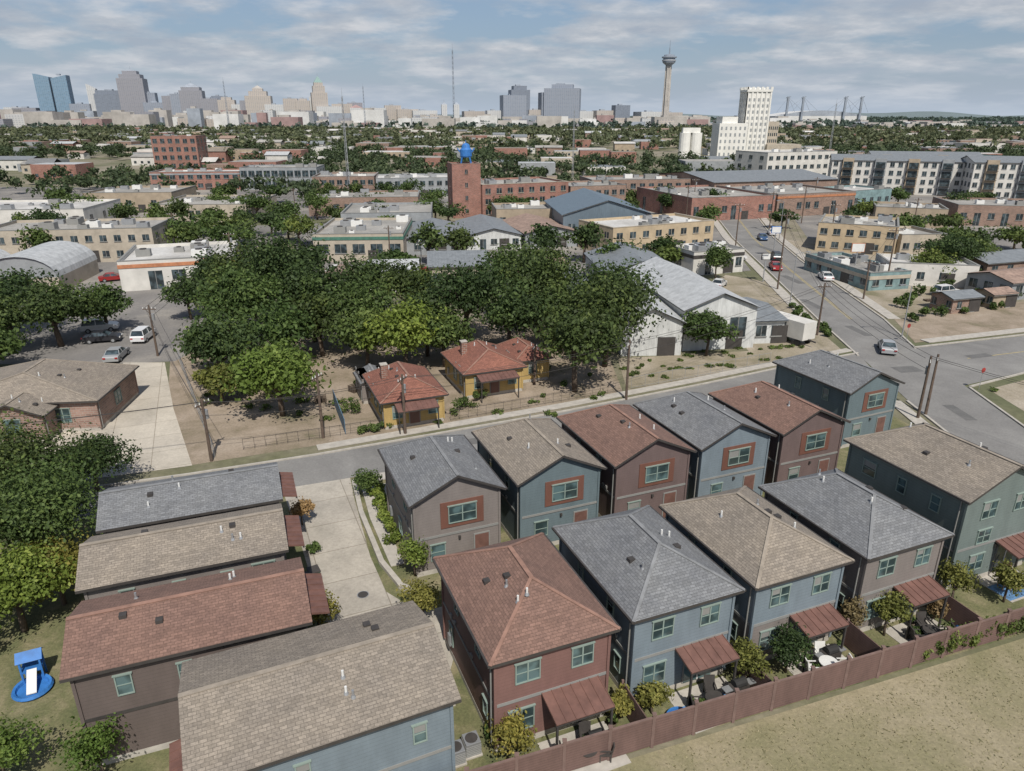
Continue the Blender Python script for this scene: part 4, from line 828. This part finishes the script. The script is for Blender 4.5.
for i,(hx,hy) in enumerate(((.4,30.0),(7.1,33.0),(13.8,35.5),(20.7,38.0),(28.9,42.9))):
    fx=hx+math.sin(CUR)*5.5+.9; fy=hy-math.cos(CUR)*5.5+.2
    pad(fx,fy,3.6,2.6)
    m=[DKTRIM,DKTRIM,WHITE,DKTRIM,m_plain('wood_deck',(.3,.18,.1),.7)][i]
    table(fx+.1,fy-.4,m); chair(fx-.8,fy-.5,90,m); chair(fx+.95,fy-.3,-90,m); chair(fx+.1,fy+.5,0,m)
    if i in (1,4): pad(fx-.1,fy-.5,3.0,1.5,BMAT,'outdoor_rug',.058)
def grill(x,y):
    b=MB(); b.box(-.5,.5,-.25,.25,.2,.8,DKTRIM); b.tube((-.35,0,.9),(.35,0,.9),.26,.26,BLACK,12); b.box(-.95,-.5,-.2,.2,.72,.77,METAL); b.box(.5,.95,-.2,.2,.72,.77,METAL); b.build('barbecue_grill',None,(x,y,0),22)
grill(11.6,28.6); grill(17.3,31.0); grill(3.9,25.3)
for x,y in ((8.3,26.9),(26.6,33.7)):
    b=MB(); b.lathe([(0,.05),(.6,.05),(.62,.12),(.7,.1),(.78,.2),(.72,.32),(.63,.3),(.6,.2),(0,.2)],BLUEP,24); b.build('paddling_pool',None,(x,y,.01))
for x,y in ((4.9,26.6),(9.0,27.9),(16.0,30.9),(18.2,31.9),(23.3,33.9)):
    b=MB(); b.lathe([(.12,0),(.2,.35),(.17,.35)],ORG,12); V,T,_=leaf_cloud((0,0,.6),.3,.35,5,160,.12); leaf_obj('potted_plant',V,T,LF_MD,b,(x,y,0))
# blue toddler play-set: pool ring, slide, steps, roof
e=empty('toy_playset',(-24.9,29.0,0),25); b=MB()
b.lathe([(0,.04),(.75,.04),(.85,.05),(.95,.18),(.88,.32),(.76,.28),(.72,.12),(0,.12)],BLUEP,22); b.build('pool',e)
b=MB(); b.hexa([(-.2,.6,.85),(.25,.6,.85),(.25,-.5,.2),(-.2,-.5,.2),(-.2,.6,.92),(.25,.6,.92),(.25,-.5,.26),(-.2,-.5,.26)],WHITE); b.build('slide',e)
b=MB()
for sx in (-.45,.45):
    for sy in (.6,1.3): b.beam((sx,sy,0),(sx,sy,1.5),.09,.09,BLUEP)
b.box(-.5,.5,.55,1.35,.75,.84,BLUEP); b.face([(-.6,.5,1.45),(.6,.5,1.45),(.6,.95,1.85),(-.6,.95,1.85)],BLUEP); b.face([(.6,1.4,1.45),(-.6,1.4,1.45),(-.6,.95,1.85),(.6,.95,1.85)],BLUEP); b.build('tower',e)
b=MB(); b.tube((0,0,.02),(0,0,.035),.32,.32,DKTRIM,24); b.lathe([(.32,.036),(.37,.036)],METAL,24); b.build('manhole_cover',None,(-9.3,36.9,0))
b=MB(); line_strip(b,[(-12.9,51.5),(-11.3,46.5),(-8.7,40.2),(-7.0,37.6),(-5.4,36.6)],.35,0,KERB,.28); line_strip(b,[(-10.2,50.4),(-8.9,46.5),(-7.2,42)],.3,0,KERB,.5); b.build('retaining_kerb')
b=MB(); line_strip(b,[(-11.6,50.5),(-10.1,46.0),(-7.6,40.0)],.9,.02,KERB,.06); b.build('garden_path')
for x,y in ((-13.0,37.4),(-12.6,38.1),(-15.6,43.2)):
    b=MB(); b.hexa([(-.28,-.3,0),(.28,-.3,0),(.28,.3,0),(-.28,.3,0),(-.34,-.38,1.0),(.34,-.38,1.0),(.34,.38,1.0),(-.34,.38,1.0)],m_plain('bin_green',(.05,.10,.07),.6)); b.box(-.36,.36,-.42,.4,1.0,1.07,DKTRIM); b.tube((-.36,.3,.12),(.36,.3,.12),.12,.12,BLACK,10); b.build('wheelie_bin',None,(x,y,0),30)
def hedge(name,pts,r,mat,n=900,leaf=.13):
    Vs=[];Ts=[]
    for x,y,rr,h in pts:
        V,T,_=leaf_cloud((x,y,h*.45),rr,h*.55,6,n,leaf); Vs.append(V);Ts.append(T)
    leaf_obj(name,np.vstack(Vs),np.concatenate(Ts),mat)
hedge('shrub_bed',[(-10.6+t*.5,49.2-t*1.3,.75,1.3) for t in range(6)],1,LF_BR)
hedge('ivy_vine',[(fp(s,.15)[0],fp(s,.15)[1],.7,1.9+.4*math.sin(s*2)) for s in np.arange(30.5,39,.9)],1,LF_MD,700)
hedge('hedge',[(-14+t*1.0,61.2+t*.42,.7,1.1) for t in range(4)]+[(-5.5,67,1.6,2.2),(-3.5,69.5,1.2,1.6),(-8.5,70.5,1.0,1.8),(-16,66,1.2,2)],1,LF_MD)
hedge('shrub',[(-42,69,1.5,2),(-41,71,1.2,1.8),(-44,73,1.6,2.4),(-41,64,1,1.4)],1,LF_MD)
hedge('shrub_bed',[(x,y,.6,.9) for x,y in ((-2.7,31.5),(-2.2,33),(3.6,33.5),(10.3,36.5),(17.2,39),(-9,32.5),(-13.6,41.5),(-1.0,26.2),(3.3,25.3),(9.6,27.6),(16.4,30.2),(23.0,33.0),(24.2,36.5),(17.6,34),(10.9,31.4))],1,LF_MD,500)
hedge('roadside_scrub',[(43.6-nr.random()*1.5,92+k*2.2,.8,1.2) for k in range(8)]+[(58+k*3,101+k*1.6+nr.uniform(-1,1),1.3,1.8) for k in range(9)]+[(60+k*2.5,108+k*2+nr.uniform(-2,2),1.5,2.2) for k in range(12)]+[(62+nr.uniform(0,35),100+nr.uniform(4,18),1.0,1.4) for k in range(16)],1,LF_MD,350,.28)
hedge('yard_weeds',[(nr.uniform(-33,10),nr.uniform(62,90),nr.uniform(.4,1.1),nr.uniform(.3,.9)) for k in range(60)]+[(nr.uniform(14,42),0,nr.uniform(.3,.8),nr.uniform(.15,.5)) for k in range(0)]+[(13+k*.62,73.5+k*.28+nr.uniform(.5,8),nr.uniform(.3,.9),nr.uniform(.15,.5)) for k in range(44)]+[(nr.uniform(52,80),nr.uniform(60,76),.7,.5) for k in range(30)],1,LF_MD,120,.18)
for x,y in ((67,112),(71,114.5),(76,116),(84,122),(62,111),(-17,72),(-20,69),(33,96),(34,101),(-6,83)):
    b=MB(); 
    for k in range(rnd.randint(2,6)):
        for q in (-.45,-.15,.15,.45): b.box(-.6,.6,q-.06,q+.06,k*.15+.09,k*.15+.12,BARK)
        for q in (-.5,0,.5): b.box(q-.05,q+.05,-.5,.5,k*.15,k*.15+.09,BARK)
    b.build('pallet_stack',None,(x,y,0),rnd.uniform(0,90))
# field grass: short upright tufts leaning every way
n=42000; xs=nr.uniform(-8,48,n); ys=nr.uniform(8,40,n)
k=(ys< 23.4+(xs-2.9)*math.tan(ang)); xs=xs[k];ys=ys[k]; n=len(xs)
V=np.empty((n,4,3)); a=nr.uniform(0,6.28,n); hh=nr.uniform(.02,.07,n); w=nr.uniform(.015,.04,n)
V[:,0]=np.c_[xs-np.cos(a)*w,ys-np.sin(a)*w,np.full(n,.01)]; V[:,1]=np.c_[xs+np.cos(a)*w,ys+np.sin(a)*w,np.full(n,.01)]
lx=nr.normal(0,.07,n); ly=nr.normal(0,.07,n)
V[:,2]=np.c_[xs+np.cos(a)*w+lx,ys+np.sin(a)*w+ly,hh]; V[:,3]=np.c_[xs-np.cos(a)*w*.6+lx,ys-np.sin(a)*w*.6+ly,hh]
leaf_obj('dry_grass',V.reshape(-1,3),np.repeat(nr.random(n),4),m_leaf('dry_blades',(.30,.27,.15),(.44,.37,.24)))
# ------------------------------------------------------------------ world, sun, camera
EL=math.radians(52); AZ=math.radians(166)
wd=bpy.data.worlds.new('World'); bpy.context.scene.world=wd; wd.use_nodes=True; nt=wd.node_tree; bg=nt.nodes['Background']
sky=N(nt,'ShaderNodeTexSky'); sky.sky_type='NISHITA'; sky.sun_disc=False; sky.sun_elevation=EL; sky.sun_rotation=AZ; sky.dust_density=1.5; sky.air_density=1.0
tc=N(nt,'ShaderNodeTexCoord'); sp=N(nt,'ShaderNodeSeparateXYZ'); nt.links.new(tc.outputs['Generated'],sp.inputs[0])
za=N(nt,'ShaderNodeMath',operation='MAXIMUM'); nt.links.new(sp.outputs['Z'],za.inputs[0]); za.inputs[1].default_value=0
zb=N(nt,'ShaderNodeMath',operation='ADD'); nt.links.new(za.outputs[0],zb.inputs[0]); zb.inputs[1].default_value=.16
dx=N(nt,'ShaderNodeMath',operation='DIVIDE'); nt.links.new(sp.outputs['X'],dx.inputs[0]); nt.links.new(zb.outputs[0],dx.inputs[1])
dy=N(nt,'ShaderNodeMath',operation='DIVIDE'); nt.links.new(sp.outputs['Y'],dy.inputs[0]); nt.links.new(zb.outputs[0],dy.inputs[1])
cb=N(nt,'ShaderNodeCombineXYZ'); nt.links.new(dx.outputs[0],cb.inputs[0]); nt.links.new(dy.outputs[0],cb.inputs[1])
n1=N(nt,'ShaderNodeTexNoise',Scale=1.5,Detail=10.0,Roughness=.56,Distortion=.1); nt.links.new(cb.outputs[0],n1.inputs['Vector'])
n2=N(nt,'ShaderNodeTexNoise',Scale=2.6,Detail=8.0,Roughness=.6); nt.links.new(cb.outputs[0],n2.inputs['Vector'])
mask=ramp(nt,n1.outputs[0],[(.42,(0,0,0)),(.52,(.75,.75,.75)),(.6,(1,1,1))])
cc=ramp(nt,n2.outputs[0],[(.38,(4.2,4.7,5.5)),(.5,(5.4,5.7,6.2)),(.62,(7.3,7.3,7.5))])
base=N(nt,'ShaderNodeMix'); base.data_type='RGBA'; base.inputs[0].default_value=.5; nt.links.new(sky.outputs[0],base.inputs[6]); base.inputs[7].default_value=(2.7,3.9,5.9,1)
mx=N(nt,'ShaderNodeMix'); mx.data_type='RGBA'
mm=N(nt,'ShaderNodeMath',operation='MULTIPLY'); nt.links.new(mask,mm.inputs[0]); mm.inputs[1].default_value=.85
nt.links.new(mm.outputs[0],mx.inputs[0]); nt.links.new(base.outputs[2],mx.inputs[6]); nt.links.new(cc,mx.inputs[7])
hzr=ramp(nt,sp.outputs['Z'],[(.0,(.9,.9,.9)),(.03,(.45,.45,.45)),(.08,(0,0,0))])
mh=N(nt,'ShaderNodeMix'); mh.data_type='RGBA'; nt.links.new(hzr,mh.inputs[0]); nt.links.new(mx.outputs[2],mh.inputs[6]); mh.inputs[7].default_value=(5.1,5.9,7.0,1)
# clouds faded out overhead, out of view, to lower ambient light: plain deep blue sky above about 25 degrees
upr=ramp(nt,sp.outputs['Z'],[(.22,(0,0,0)),(.45,(.85,.85,.85))])
mu=N(nt,'ShaderNodeMix'); mu.data_type='RGBA'; nt.links.new(upr,mu.inputs[0]); nt.links.new(mh.outputs[2],mu.inputs[6]); nt.links.new(sky.outputs[0],mu.inputs[7])
nt.links.new(mu.outputs[2],bg.inputs[0]); bg.inputs[1].default_value=.092
sl=bpy.data.lights.new('sun','SUN'); sl.energy=4.6; sl.angle=math.radians(.5); sl.color=(1,.95,.87); so=bpy.data.objects.new('sun',sl); col.objects.link(so)
sd=Vector((math.sin(AZ)*math.cos(EL),math.cos(AZ)*math.cos(EL),math.sin(EL)))
so.rotation_euler=sd.to_track_quat('Z','Y').to_euler(); so.location=(0,-50,120)
cm=bpy.data.cameras.new('camera'); co=bpy.data.objects.new('camera',cm); col.objects.link(co); co.location=(0,0,28); co.rotation_euler=(math.radians(90-20.8),0,0)
cm.sensor_width=36; cm.lens=712/1024*36; cm.clip_end=40000; cm.clip_start=.5
bpy.context.scene.camera=co
sc_=bpy.context.scene; sc_.view_settings.view_transform='Standard'; sc_.view_settings.look='None'; sc_.view_settings.exposure=0
